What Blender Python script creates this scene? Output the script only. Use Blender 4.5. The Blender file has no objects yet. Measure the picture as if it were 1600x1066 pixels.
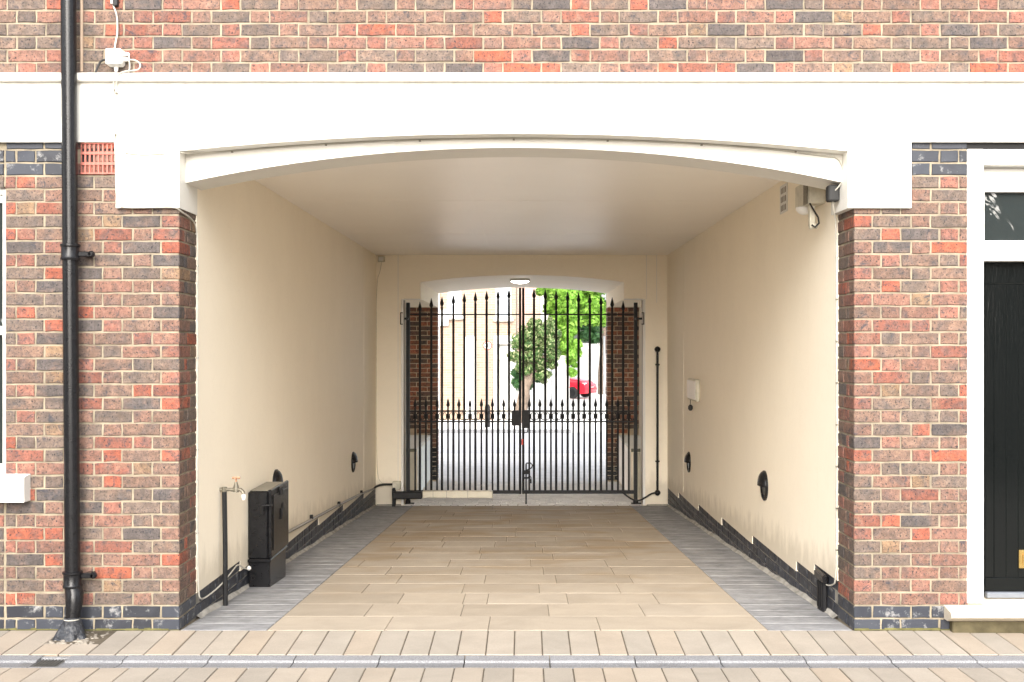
import bpy, math, random
from mathutils import Vector, Matrix
R = random.Random(7)
sc = bpy.context.scene
COL = sc.collection

# ------------------------------------------------------------------ camera
F = 1808.0; D0 = 6.6; HC = 1.613; VX = 821.0; VY = 543.0
cam_d = bpy.data.cameras.new('camera'); cam = bpy.data.objects.new('camera', cam_d); COL.objects.link(cam)
cam.location = (0, -D0, HC); cam.rotation_euler = (math.pi/2, 0, 0)
cam_d.sensor_width = 36; cam_d.lens = 36*F/1600
cam_d.shift_x = -(VX-800)/1600; cam_d.shift_y = (VY-533)/1600
cam_d.clip_end = 400; cam_d.clip_start = .05
sc.camera = cam

# ------------------------------------------------------------------ sky + soft overcast sun
SUN_EL = math.radians(27); SUN_AZ = math.radians(184)     # azimuth of the sun, clockwise from +Y
w = bpy.data.worlds.new('World'); sc.world = w; w.use_nodes = True
nt = w.node_tree; nt.nodes.clear()
sky = nt.nodes.new('ShaderNodeTexSky'); sky.sky_type = 'NISHITA'; sky.sun_disc = False
sky.sun_elevation = SUN_EL; sky.sun_rotation = SUN_AZ
sky.dust_density = 4; sky.ozone_density = 1
hs = nt.nodes.new('ShaderNodeHueSaturation'); hs.inputs['Saturation'].default_value = .38
bg = nt.nodes.new('ShaderNodeBackground'); bg.inputs[1].default_value = .15
wo = nt.nodes.new('ShaderNodeOutputWorld')
nt.links.new(sky.outputs[0], hs.inputs['Color']); nt.links.new(hs.outputs[0], bg.inputs[0]); nt.links.new(bg.outputs[0], wo.inputs[0])
sl = bpy.data.lights.new('sun', 'SUN'); sl.energy = 1.5; sl.angle = math.radians(85); sl.color = (1, .993, .972)
so = bpy.data.objects.new('sun', sl); COL.objects.link(so)
sd = Vector((math.sin(SUN_AZ)*math.cos(SUN_EL), math.cos(SUN_AZ)*math.cos(SUN_EL), math.sin(SUN_EL)))
so.rotation_euler = sd.to_track_quat('Z', 'Y').to_euler(); so.location = (0, -5, 12)
vs = sc.view_settings
vs.view_transform = 'Standard'; vs.look = 'None'; vs.gamma = 1; vs.use_curve_mapping = False; vs.exposure = 1.86
sc.cycles.max_bounces = 16; sc.cycles.diffuse_bounces = 10; sc.cycles.glossy_bounces = 4

# ------------------------------------------------------------------ helpers
def W(px, py, d):
    return Vector(((px-VX)*d/F, d-D0, HC-(py-VY)*d/F))
XL, XR = -1.974, 1.874                 # passage side walls
def WL(px, py, off=0):                 # a point on the left / right passage wall
    d = (XL+off)*F/(px-VX); return W(px, py, d)
def WR(px, py, off=0):
    d = (XR-off)*F/(px-VX); return W(px, py, d)
def FZ(y):                             # ground height
    if y < 0: return .04*y if y > -.456 else -.0182
    if y < 8.65: return -.0545*y
    if y < 11.8: return -.4714-.0145*(y-8.65)
    return -.517-.02*min((y-11.8)/2, 1)

class MB:
    def __init__(s): s.v=[]; s.f=[]; s.c=[]; s.cur=None
    def add(s, vs, fs):
        n=len(s.v); s.v += [tuple(p) for p in vs]; s.f += [tuple(n+i for i in f) for f in fs]
        if s.cur is not None: s.c += [s.cur]*len(fs)
        return s
    def box(s, x0,x1,y0,y1,z0,z1):
        return s.add([(x,y,z) for x in (x0,x1) for y in (y0,y1) for z in (z0,z1)],
            [(0,1,3,2),(4,6,7,5),(0,4,5,1),(2,3,7,6),(0,2,6,4),(1,5,7,3)])
    def cbox(s, x0,x1,y0,y1,z0,z1,c=.004, M=None):
        X=((x0,x0+c),(x1,x1-c)); Y=((y0,y0+c),(y1,y1-c)); Z=((z0,z0+c),(z1,z1-c))
        v=[];ix={}
        for a in (0,1):
            for b in (0,1):
                for d in (0,1):
                    for k in range(3):
                        ix[a,b,d,k]=len(v)
                        v.append((X[a][0 if k==0 else 1],Y[b][0 if k==1 else 1],Z[d][0 if k==2 else 1]))
        f=[]
        q=[(0,0),(1,0),(1,1),(0,1)]
        for a in (0,1):
            l=[ix[a,b,d,0] for b,d in q]; f.append(l if a else l[::-1])
            l=[ix[b,a,d,1] for b,d in q]; f.append(l[::-1] if a else l)
            l=[ix[b,d,a,2] for b,d in q]; f.append(l if a else l[::-1])
        def fix(l):
            p=[Vector(v[i]) for i in l]; n=(p[1]-p[0]).cross(p[2]-p[0])
            c0=Vector(((x0+x1)/2,(y0+y1)/2,(z0+z1)/2)); m=sum(p,Vector())/len(p)
            f.append(l if n.dot(m-c0)>0 else l[::-1])
        for a in (0,1):
            for b in (0,1):
                fix([ix[a,b,0,0],ix[a,b,1,0],ix[a,b,1,1],ix[a,b,0,1]])
                fix([ix[a,0,b,0],ix[a,1,b,0],ix[a,1,b,2],ix[a,0,b,2]])
                fix([ix[0,a,b,1],ix[1,a,b,1],ix[1,a,b,2],ix[0,a,b,2]])
                for d in (0,1): fix([ix[a,b,d,0],ix[a,b,d,1],ix[a,b,d,2]])
        if M is not None: v=[M@Vector(p) for p in v]
        return s.add(v,f)
    def prism(s, poly, axis, a, b):
        """poly: 2-D outline (ccw), extruded along axis from a to b. axis y: poly=(x,z); x: (y,z); z: (x,y)"""
        n=len(poly)
        def P(p,t): return (p[0],t,p[1]) if axis=='y' else (t,p[0],p[1]) if axis=='x' else (p[0],p[1],t)
        v=[P(p,a) for p in poly]+[P(p,b) for p in poly]
        f=[tuple(range(n)), tuple(range(2*n-1,n-1,-1))]+[(i,i+n,(i+1)%n+n,(i+1)%n) for i in range(n)]
        if axis!='y': f=[q[::-1] for q in f]
        return s.add(v,f)
    def tube(s, pts, r, n=8, cap=True, closed=False):
        pts=[Vector(p) for p in pts]; m=len(pts); rr=r if isinstance(r,(list,tuple)) else [r]*m
        v=[];up=None
        for i,p in enumerate(pts):
            t=(pts[min(i+1,m-1)]-pts[max(i-1,0)])
            if closed: t=pts[(i+1)%m]-pts[i-1]
            t.normalize()
            if up is None: up=Vector((0,0,1)) if abs(t.z)<.9 else Vector((0,1,0))
            a=up.cross(t)
            if a.length<1e-4: a=Vector((1,0,0)).cross(t)
            a.normalize(); b=t.cross(a); up=b
            for k in range(n):
                th=2*math.pi*k/n; v.append(p+(a*math.cos(th)+b*math.sin(th))*rr[i])
        f=[]
        for i in range(m if closed else m-1):
            j=(i+1)%m
            for k in range(n):
                l=(k+1)%n; f.append((i*n+k,i*n+l,j*n+l,j*n+k))
        if cap and not closed: f.append(tuple(range(n))[::-1]); f.append(tuple((m-1)*n+k for k in range(n)))
        return s.add(v,f)
    def lathe(s, c, prof, n=12, M=None, a0=0, a1=2*math.pi):
        """prof: (radius, z) from bottom to top, around vertical axis at c, or matrix M"""
        c=Vector(c); v=[]; full=abs(a1-a0-2*math.pi)<1e-6; k=n if full else n+1
        for r,z in prof:
            for i in range(k):
                th=a0+(a1-a0)*i/n; p=Vector((r*math.cos(th),r*math.sin(th),z))
                v.append((M@p if M is not None else p)+c)
        f=[]
        for j in range(len(prof)-1):
            for i in range(n):
                l=(i+1)%k; f.append((j*k+i,j*k+l,(j+1)*k+l,(j+1)*k+i))
        if full: f.append(tuple(range(n))[::-1]); f.append(tuple((len(prof)-1)*n+i for i in range(n)))
        return s.add(v,f)
    def mesh(s, name, mat=None, smooth=35):
        me=bpy.data.meshes.new(name); me.from_pydata(s.v,[],s.f); me.update()
        if smooth:
            me.shade_smooth(); me.set_sharp_from_angle(angle=math.radians(smooth))
        if mat: me.materials.append(mat)
        if s.c:
            at=me.color_attributes.new('tint','FLOAT_COLOR','CORNER'); k=0
            data=[]
            for fi,fc in enumerate(s.f):
                data += list(s.c[fi])*len(fc)
            at.data.foreach_set('color',data)
        return me
def link(name, me, parent=None, **kw):
    o=bpy.data.objects.new(name, me); COL.objects.link(o)
    if parent is not None: o.parent=parent
    for k,v in kw.items(): o[k]=v
    return o
def obj(name, mb, mat, parent=None, smooth=35, **kw): return link(name, mb.mesh(name, mat, smooth), parent, **kw)
def thing(name, label, cat, loc=(0,0,0), group=None):
    o=link(name, None, label=label, category=cat); o.location=loc; o.empty_display_size=.1
    if group: o['group']=group
    return o
def thing0(name,label,cat,group=None,**k):     # thing whose parts are modelled in world coordinates
    return thing(name,label,cat,(0,0,0),group)
def struct(name, mb, mat, **kw): return obj(name, mb, mat, None, kind='structure', **kw)
def tag(o, label, cat, group=None):
    o['label']=label; o['category']=cat
    if group: o['group']=group
    return o
def copy_tree(o, parent=None):
    c=o.copy(); COL.objects.link(c)
    if parent is not None: c.parent=parent
    for ch in list(o.children): copy_tree(ch, c)
    return c

# ------------------------------------------------------------------ materials
class NT:
    def __init__(s,name):
        s.m=bpy.data.materials.new(name); s.m.use_nodes=True; s.t=s.m.node_tree
        s.b=s.t.nodes['Principled BSDF']
    def n(s,t,**kw):
        x=s.t.nodes.new(t)
        for k,v in kw.items(): setattr(x,k,v)
        return x
    def l(s,a,b): s.t.links.new(a,b)
    def coord(s,kind='Object',rnd=False,scale=(1,1,1)):
        tc=s.n('ShaderNodeTexCoord'); out=tc.outputs[kind]
        mp=s.n('ShaderNodeMapping'); mp.inputs['Scale'].default_value=scale
        if rnd:
            oi=s.n('ShaderNodeObjectInfo'); mu=s.n('ShaderNodeMath',operation='MULTIPLY'); mu.inputs[1].default_value=97
            s.l(oi.outputs['Random'],mu.inputs[0])
            cb=s.n('ShaderNodeCombineXYZ'); s.l(mu.outputs[0],cb.inputs[0]); s.l(mu.outputs[0],cb.inputs[2])
            s.l(cb.outputs[0],mp.inputs['Location'])
        s.l(out,mp.inputs[0]); return mp.outputs[0]
    def noise(s,co,scale,detail=4,rough=.55,dist=0):
        x=s.n('ShaderNodeTexNoise'); x.inputs['Scale'].default_value=scale; x.inputs['Detail'].default_value=detail
        x.inputs['Roughness'].default_value=rough; x.inputs['Distortion'].default_value=dist
        s.l(co,x.inputs['Vector']); return x.outputs['Fac']
    def ramp(s,fac,stops,interp='LINEAR'):
        x=s.n('ShaderNodeValToRGB'); x.color_ramp.interpolation=interp; e=x.color_ramp.elements
        while len(e)<len(stops): e.new(.5)
        for i,(p,c) in enumerate(stops):
            e[i].position=p; e[i].color=(c,c,c,1) if not isinstance(c,(tuple,list)) else tuple(c)+(1,)
        s.l(fac,x.inputs[0]); return x.outputs[0]
    def mix(s,fac,a,b,mode='MIX'):
        x=s.n('ShaderNodeMix',data_type='RGBA',blend_type=mode)
        for i,v in ((0,fac),(6,a),(7,b)):
            if isinstance(v,(int,float)): x.inputs[i].default_value=v
            elif isinstance(v,tuple): x.inputs[i].default_value=v+(1,)
            else: s.l(v,x.inputs[i])
        return x.outputs[2]
    def mul(s,a,k):
        x=s.n('ShaderNodeMath',operation='MULTIPLY'); s.l(a,x.inputs[0])
        if isinstance(k,(int,float)): x.inputs[1].default_value=k
        else: s.l(k,x.inputs[1])
        return x.outputs[0]
    def bump(s,h,strength=.3,dist=.01):
        x=s.n('ShaderNodeBump'); x.inputs['Strength'].default_value=strength; x.inputs['Distance'].default_value=dist
        s.l(h,x.inputs['Height']); s.l(x.outputs[0],s.b.inputs['Normal'])
    def color(s,c):
        if isinstance(c,tuple): s.b.inputs['Base Color'].default_value=c+(1,)
        else: s.l(c,s.b.inputs['Base Color'])
        return s
    def rough(s,r):
        if isinstance(r,(int,float)): s.b.inputs['Roughness'].default_value=r
        else: s.l(r,s.b.inputs['Roughness'])
        return s

def simple(name,c,rough=.5,metal=0,var=.12,scale=12,bump=.05,spec=.5,rnd=True):
    t=NT(name); co=t.coord(rnd=rnd); f=t.noise(co,scale,5)
    r=t.ramp(f,[(.3,1-var),(.7,1+var)]); t.color(t.mix(1.0,r,c,'MULTIPLY')); t.rough(rough)
    t.b.inputs['Metallic'].default_value=metal; t.b.inputs['Specular IOR Level'].default_value=spec
    if bump: t.bump(t.noise(co,scale*6,3),bump,.003)
    return t.m

def brick_mat(name, attr, blue=False):
    t=NT(name); co=t.coord(rnd=not attr)
    if attr:
        a=t.n('ShaderNodeAttribute',attribute_name='tint'); base=a.outputs['Color']
    else: base=t.n('ShaderNodeObjectInfo').outputs['Color']
    n1=t.noise(co,7,3,.5,.4)
    if not blue:
        c=t.mix(t.ramp(n1,[(.54,0),(.66,.6)]),base,(.20,.125,.09))
        n2=t.noise(co,13,4,.6,.3)
        c=t.mix(t.ramp(n2,[(.46,0),(.66,.62)]),c,(.07,.062,.06))
        c=t.mix(.85,c,t.ramp(t.noise(co,30,7,.8),[(.28,.38),(.5,1.0),(.72,1.8)]),'MULTIPLY')
        n3=t.noise(co,88,3,.6,.5)
        c=t.mix(t.ramp(n3,[(.58,0),(.63,.95)]),c,(.024,.023,.026))
        n6=t.noise(co,17,6,.78,1.0)
        c=t.mix(t.ramp(n6,[(.56,0),(.64,.85)]),c,(.04,.041,.05))
        n4=t.noise(co,60,3,.6)
        c=t.mix(t.ramp(n4,[(.25,.35),(.36,0)]),c,(.28,.22,.17))
        c=t.mix(.35,c,t.ramp(t.noise(co,200,2),[(.3,.7),(.7,1.25)]),'MULTIPLY')
    else:
        c=t.mix(t.ramp(n1,[(.4,0),(.7,.5)]),base,(.05,.055,.066))
        g=t.n('ShaderNodeTexCoord'); 
        n2=t.noise(co,14,5,.7)
        c=t.mix(t.ramp(n2,[(.56,0),(.72,.65)]),c,(.45,.44,.42))
    t.color(c); t.rough(.85 if not blue else .45); t.b.inputs['Specular IOR Level'].default_value=.25
    t.bump(t.noise(co,70,5,.65),1.0 if not blue else .3,.004)
    return t.m
M_BR=brick_mat('brick_clay',False); M_BRS=brick_mat('brick_clay_joined',True)
M_BL=brick_mat('brick_blue',False,True); M_BLS=brick_mat('brick_blue_joined',True,True)

def mortar(name,c,dark=.8):
    t=NT(name); co=t.coord(); f=t.noise(co,9,5,.6)
    t.color(t.mix(1.0,t.ramp(f,[(.3,dark),(.7,1.08)]),c,'MULTIPLY')); t.rough(.95); t.b.inputs['Specular IOR Level'].default_value=.1
    t.bump(t.noise(co,130,4,.7),.8,.003); return t.m
M_MO=mortar('mortar_cream',(.30,.258,.19),.55); M_MOD=mortar('mortar_grey',(.33,.31,.27),.6); M_MOX=mortar('mortar_far',(.62,.52,.38))

def paint(name,c,streak=.06,bump=.25,rough=.6,drip=False):
    t=NT(name); co=t.coord(); 
    f=t.noise(co,1.3,6,.6); col=t.mix(1.0,t.ramp(f,[(.25,1-streak),(.7,1.0)]),c,'MULTIPLY')
    co2=t.coord(scale=(9,9,.5)); f2=t.noise(co2,1.4,6,.7)
    col=t.mix(t.ramp(f2,[(.60,0),(.82,.22)]),col,(c[0]*.82,c[1]*.77,c[2]*.68))
    if drip:
        sp_=t.n('ShaderNodeSeparateXYZ'); t.l(t.coord(),sp_.inputs[0])
        mr=t.n('ShaderNodeMapRange'); mr.inputs[1].default_value=2.75; mr.inputs[2].default_value=3.13; t.l(sp_.outputs[2],mr.inputs[0])
        st_=t.ramp(t.noise(t.coord(scale=(14,1,.6)),1.5,6,.75),[(.45,0),(.75,1)])
        col=t.mix(t.mul(t.mul(st_,mr.outputs[0]),.5),col,(c[0]*.66,c[1]*.63,c[2]*.57))
    t.color(col); t.rough(rough); t.b.inputs['Specular IOR Level'].default_value=.3
    co3=t.coord(scale=(1,1,2.6)); t.bump(t.noise(co3,45,6,.7),bump,.006); return t.m
M_CREAM=paint('cream_masonry_paint',(.74,.725,.675),.12,.35,drip=True)
def _foot(m):
    t=NT.__new__(NT); t.m=m; t.t=m.node_tree; t.b=t.t.nodes['Principled BSDF']
    src=t.b.inputs['Base Color'].links[0].from_socket
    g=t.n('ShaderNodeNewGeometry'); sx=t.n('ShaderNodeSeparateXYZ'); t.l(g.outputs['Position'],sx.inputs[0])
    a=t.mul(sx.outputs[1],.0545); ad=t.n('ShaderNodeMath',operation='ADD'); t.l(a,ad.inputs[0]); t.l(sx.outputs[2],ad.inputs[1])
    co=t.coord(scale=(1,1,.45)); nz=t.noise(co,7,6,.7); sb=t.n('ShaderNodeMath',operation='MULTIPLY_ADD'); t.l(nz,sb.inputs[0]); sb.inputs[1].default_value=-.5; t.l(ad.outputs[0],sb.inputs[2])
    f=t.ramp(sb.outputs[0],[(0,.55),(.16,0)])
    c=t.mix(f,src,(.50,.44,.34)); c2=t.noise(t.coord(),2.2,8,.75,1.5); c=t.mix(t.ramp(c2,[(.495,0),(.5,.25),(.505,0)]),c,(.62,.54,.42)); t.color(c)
M_WALL=paint('cream_wall_paint',(.89,.815,.675),.05,.10)
_foot(M_WALL)
M_CEIL=paint('ceiling_paint',(.90,.865,.815),.04,.05,.38)
M_WHITE=simple('white_gloss_paint',(.68,.67,.64),.35,var=.03,scale=3,bump=.03)
M_PLAST=simple('white_plastic',(.62,.61,.58),.4,var=.05,scale=20,bump=.02)
M_CABLE=simple('white_cable',(.46,.44,.38),.5,var=.15,scale=9,bump=.02)
M_GREYBOX=simple('aged_grey_plastic',(.52,.49,.40),.5,var=.2,scale=15)
M_IRON=simple('black_gloss_iron',(.008,.008,.009),.25,var=.2,scale=25,bump=.25,spec=.28)
M_IRONM=simple('black_satin_iron',(.010,.010,.011),.55,var=.3,scale=30,bump=.2,spec=.3)
M_BRASS=simple('brass',(.78,.55,.2),.25,metal=1,var=.1,scale=8)
M_OLDBRASS=simple('tarnished_brass',(.17,.155,.12),.5,metal=.6,var=.35,scale=60)
M_COPPER=simple('copper_red',(.42,.22,.13),.5,metal=.4,var=.3,scale=60)
M_TERRA=simple('terracotta',(.40,.125,.095),.8,var=.12,scale=20,bump=.2)
M_DARK=simple('dark_void',(.01,.01,.01),.9,bump=0)
M_RUBBER=simple('rubber',(.02,.02,.02),.8)
M_ALU=simple('cream_actuator_metal',(.55,.51,.41),.35,metal=.15,var=.1,scale=6)
M_LEAD=simple('grey_threshold_metal',(.22,.24,.27),.35,metal=.5)
M_RED=simple('red_tape',(.5,.05,.03),.6)

def stone(name,c,c2,stain=0,rough=.75,rnd=True,sp=.0):
    t=NT(name); co=t.coord(rnd=rnd); oi=t.n('ShaderNodeObjectInfo')
    a=t.ramp(oi.outputs['Random'],[(0,tuple(x*.90 for x in c)),(.35,c),(.65,c2),(1,tuple(x*1.06 for x in c))])
    f=t.noise(co,3.2,6,.65,.6); col=t.mix(1.0,t.ramp(f,[(.25,.84),(.75,1.1)]),a,'MULTIPLY')
    if stain:
        cg=t.n('ShaderNodeNewGeometry'); mp=t.n('ShaderNodeMapping'); mp.inputs['Scale'].default_value=(.9,1.7,1); t.l(cg.outputs['Position'],mp.inputs[0])
        s=t.noise(mp.outputs[0],1.5,4,.55,.6)
        sx=t.n('ShaderNodeSeparateXYZ'); t.l(cg.outputs['Position'],sx.inputs[0])
        mr=t.n('ShaderNodeMapRange'); mr.inputs[1].default_value=.6; mr.inputs[2].default_value=4.0; t.l(sx.outputs[1],mr.inputs[0])
        m=t.mul(t.ramp(s,[(.48,0),(.66,1)]),mr.outputs[0])
        col=t.mix(t.mul(m,.65),col,(.24,.165,.085))
    g=t.noise(co,120,3,.6); col=t.mix(.5,col,t.ramp(g,[(.3,.86),(.7,1.12)]),'MULTIPLY')
    if sp: col=t.mix(t.ramp(t.noise(co,260,2),[(.5,0),(.62,sp)]),col,(.75,.75,.75))
    t.color(col); t.rough(rough); t.b.inputs['Specular IOR Level'].default_value=.3
    t.bump(t.noise(co,80,5,.65),.35,.003); return t.m
M_SLAB=stone('buff_sandstone',(.325,.275,.215),(.345,.295,.235),1)
M_SETT=stone('pale_sandstone',(.295,.262,.22),(.315,.262,.205))
M_GRAN=stone('grey_granite',(.15,.152,.16),(.165,.165,.172),sp=.25)
M_SILL=stone('buff_sill',(.6,.54,.44),(.6,.54,.44))
M_SETTF=stone('far_setts',(.72,.70,.68),(.76,.74,.7))
M_PEB=stone('pebble',(.26,.23,.19),(.36,.33,.29),rnd=False)
def ridged():
    t=NT('grey_ridged_stone'); co=t.coord(rnd=True); g=t.coord()
    wv=t.n('ShaderNodeTexWave',wave_type='BANDS',bands_direction='Y'); wv.inputs['Scale'].default_value=14.5; wv.inputs['Distortion'].default_value=.6; wv.inputs['Detail'].default_value=2
    t.l(g,wv.inputs['Vector'])
    f=t.noise(co,6,5,.7); c=t.ramp(f,[(.3,(.15,.15,.155)),(.5,(.23,.23,.235)),(.75,(.34,.34,.34))])
    cs=t.coord(rnd=True,scale=(1,14,1)); c=t.mix(.75,c,t.ramp(t.noise(cs,7,4,.7),[(.3,.6),(.7,1.35)]),'MULTIPLY')
    c=t.mix(.7,c,t.ramp(wv.outputs['Fac'],[(.15,.55),(.6,1.15)]),'MULTIPLY')
    t.color(c); t.rough(.75); t.bump(wv.outputs['Fac'],.6,.004); return t.m
M_RIDGE=ridged()
M_GROUT=mortar('grout',(.12,.10,.075),.5); M_GROUTP=mortar('passage_grout',(.20,.17,.13),.6)
M_MOSS=mortar('mossy_gap',(.13,.12,.05),.5)
M_ASPH=mortar('asphalt',(.5,.5,.52),.9)
M_PAVE=mortar('pale_paving',(.78,.77,.74),.85)
M_SPLASH=mortar('splashed_cement',(.42,.40,.36),.5)
M_FWALL=paint('white_garden_wall',(.60,.59,.57),.06,.1)
def glass():
    t=NT('window_glass'); t.color((.02,.025,.025)); t.rough(.03); t.b.inputs['Specular IOR Level'].default_value=.6
    co=t.coord(); t.bump(t.noise(co,3.5,3,.5,.6),.5,.05); return t.m
M_GLASS=glass()
def doorm():
    t=NT('black_door_gloss'); co=t.coord(scale=(6,6,1)); t.color((.005,.006,.006)); t.rough(t.ramp(t.noise(co,3,4),[(.3,.05),(.7,.14)]))
    t.bump(t.noise(co,12,5,.6),.25,.004); t.b.inputs['Specular IOR Level'].default_value=.25; return t.m
M_DOOR=doorm()
def plasticbag():
    t=NT('black_wrap'); t.color((.02,.022,.027)); t.rough(.28); co=t.coord()
    t.bump(t.noise(co,22,4,.6,1.2),1.0,.02); return t.m
M_BAG=plasticbag()
def leafm(name,a,b,c):
    t=NT(name); g=t.n('ShaderNodeNewGeometry'); t.color(t.ramp(g.outputs['Random Per Island'],[(0,a),(.5,b),(1,c)])); t.rough(.5)
    t.b.inputs['Specular IOR Level'].default_value=.3
    tr=t.n('ShaderNodeBsdfTranslucent'); mx=t.n('ShaderNodeMixShader'); mx.inputs[0].default_value=.35
    t.l(t.b.inputs['Base Color'].links[0].from_socket,tr.inputs[0]); t.l(t.b.outputs[0],mx.inputs[1]); t.l(tr.outputs[0],mx.inputs[2])
    t.l(mx.outputs[0],t.t.nodes['Material Output'].inputs[0]); return t.m
M_IVY=leafm('bright_leaves',(.12,.26,.03),(.2,.42,.05),(.32,.52,.10))
M_DKL=leafm('dark_leaves',(.03,.09,.03),(.05,.13,.045),(.08,.18,.06))
M_VAR=leafm('variegated_leaves',(.03,.09,.02),(.10,.18,.05),(.36,.38,.20))
M_BARK=simple('bark',(.16,.12,.09),.9,var=.4,scale=10,bump=.8)
M_CAR=simple('red_car_paint',(.62,.02,.04),.2,var=.02,bump=0)
M_CHROME=simple('chrome',(.8,.8,.8),.15,metal=1,var=.02,bump=0)
def emis(name,c,s):
    t=NT(name); t.color(c); t.b.inputs['Emission Color'].default_value=c+(1,); t.b.inputs['Emission Strength'].default_value=s; return t.m
M_LAMP=emis('lit_lamp_diffuser',(1,.95,.85),7.0)

# ------------------------------------------------------------------ bricks
U=.985; SL,HL,J,CP=.215*U,.1025*U,.010,.0743
BH=CP-J
STRETCH=[(.235,.175,.14)]*5+[(.15,.125,.115)]*2+[(.28,.18,.135)]*5+[(.33,.175,.13)]*3+[(.34,.135,.095)]*2+[(.46,.14,.08)]
HEADER=[(.38,.17,.125)]*5+[(.46,.145,.09)]*2+[(.31,.18,.135)]*5+[(.22,.165,.135)]*3+[(.36,.235,.145)]*1
BLUE=[(.05,.056,.074),(.062,.069,.088),(.045,.048,.06)]
def tint(kind):
    c=R.choice(BLUE if kind=='b' else (HEADER if kind=='h' else STRETCH)); k=R.uniform(.86,1.14)
    return tuple(min(1,x*k) for x in c)
def brick_geo(mb,L,Hh,dep,rng,M=None,j=.0024):
    """front at y=0 facing -Y, uneven rounded face, centred"""
    nx=3 if L>.13 else 2
    o=[]
    for i in range(nx): o.append((-L/2+L*i/nx,-Hh/2))
    for i in range(1): o.append((L/2,-Hh/2))
    o.append((L/2,0))
    for i in range(nx): o.append((L/2-L*i/nx,Hh/2))
    o.append((-L/2,Hh/2)); o.append((-L/2,0))
    o=[(x+rng.uniform(-j,j),z+rng.uniform(-j,j)) for x,z in o]
    n=len(o); c=.0035
    v=[(x*(1-2*c/L),0+rng.uniform(-.0007,.0007),z*(1-2*c/Hh)) for x,z in o]+[(x,c,z) for x,z in o]+[(x,dep,z) for x,z in o]
    f=[tuple(range(n))]
    for k in (0,1):
        for i in range(n):
            l=(i+1)%n; f.append((k*n+i,(k+1)*n+i,(k+1)*n+l,k*n+l))
    if M is not None: v=[M@Vector(p) for p in v]
    mb.add(v,f)
_bm={}
def brick_mesh(L,mat,kind):
    L=round(L,3); k=R.randrange(5); key=(L,mat.name,k)
    if key not in _bm:
        mb=MB(); brick_geo(mb,L,BH,.09,random.Random(hash((L,k))&0xffff)); _bm[key]=mb.mesh('brick',mat,30)
    return _bm[key]
class BrickSet:
    """collects bricks of one wall; the 300 biggest in view become objects, the rest one joined part"""
    def __init__(s,parent): s.parent=parent; s.items=[]
    def put(s,x,y,z,L,rz,kind,prio,box=None): s.items.append((prio,x,y,z,L,rz,kind,box))
    def build(s,limit=300):
        s.items.sort(key=lambda t:-t[0]); joined={}
        for i,(pr,x,y,z,L,rz,kind,box) in enumerate(s.items):
            blue=kind=='b'; c=tuple(q*.54 for q in tint(kind)); jx=R.uniform(-.0015,.0015)
            if i<limit and pr>0:
                if box:
                    key=('box',box,blue)
                    if key not in _bm:
                        mb=MB(); mb.cbox(-box[0]/2,box[0]/2,0,box[1],-BH/2,BH/2,.004); _bm[key]=mb.mesh('brick',M_BL if blue else M_BR,30)
                    o=link('brick',_bm[key],s.parent); o.location=(x,y,z)
                else:
                    o=link('brick',brick_mesh(L,M_BL if blue else M_BR,kind),s.parent); o.location=(x,y,z+R.uniform(-.0008,.0008)); o.rotation_euler=(0,R.uniform(-.004,.004),rz)
                    q=R.uniform(-.0015,.0015); o.location.y+=q*math.cos(rz); o.location.x-=q*math.sin(rz)
                o.color=c+(1,)
            else:
                mb=joined.setdefault(blue,MB()); mb.cur=c+(1,)
                if box: mb.cbox(x-box[0]/2,x+box[0]/2,y,y+box[1],z-BH/2,z+BH/2,.004)
                else: brick_geo(mb,L,BH,.09,R,Matrix.Translation((x,y,z))@Matrix.Rotation(rz,4,'Z'))
        for b,mb in joined.items(): obj('brick_courses',mb,M_BLS if b else M_BRS,s.parent,30,kind='stuff')
def flemish(start,phase,length,closer_end=False):
    """yields (s,L,kind) along a course: phase 0 starts H then S ; 1 starts three-quarter then H"""
    s=0; out=[]; i=0
    seq=['h','s'] if phase==0 else ['s','h']
    while s<length-.02:
        k=seq[i%2]; L=HL if k=='h' else SL
        if phase==1 and i==0: L=.151
        L=min(L,length-s)
        if L>.02: out.append((s,L,k if L<=SL and L>.08 else 'h'))
        s+=L+J; i+=1
    return out
# ================================================================== STRUCTURE
# ground of the mews
g=MB(); g.box(-30,30,-30,0,-.30,-.075); struct('ground',g,M_GROUT)
# ---- rendered beam over the archway
XH0,XH1=W(181,0,6.575).x,W(280,0,6.575).x
XH2,XH3=W(1325,0,6.575).x,W(1424,0,6.575).x
zb=W(0,222,6.575).z; zh=W(0,325,6.575).z
def arc(x0,x1,ze,zc,n=28):
    h=(x1-x0)/2; s=zc-ze; Rr=(h*h+s*s)/(2*s); xc=(x0+x1)/2
    return [(x0+(x1-x0)*i/n, zc-Rr+math.sqrt(Rr*Rr-(x0+(x1-x0)*i/n-xc)**2)) for i in range(n+1)]
beam=thing0('entrance_beam','wide cream rendered beam with shallow arch across the top of the passage entrance','beam')
a1=arc(XH1,XH2,W(0,236,6.575).z,W(0,209,6.575).z)
b=MB(); poly=[(-5,3.139),(-5,zb),(XH0,zb),(XH0,zh),(XH1,zh)]+a1+[(XH2,zh),(XH3,zh),(XH3,zb),(5,zb),(5,3.139)]
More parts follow.
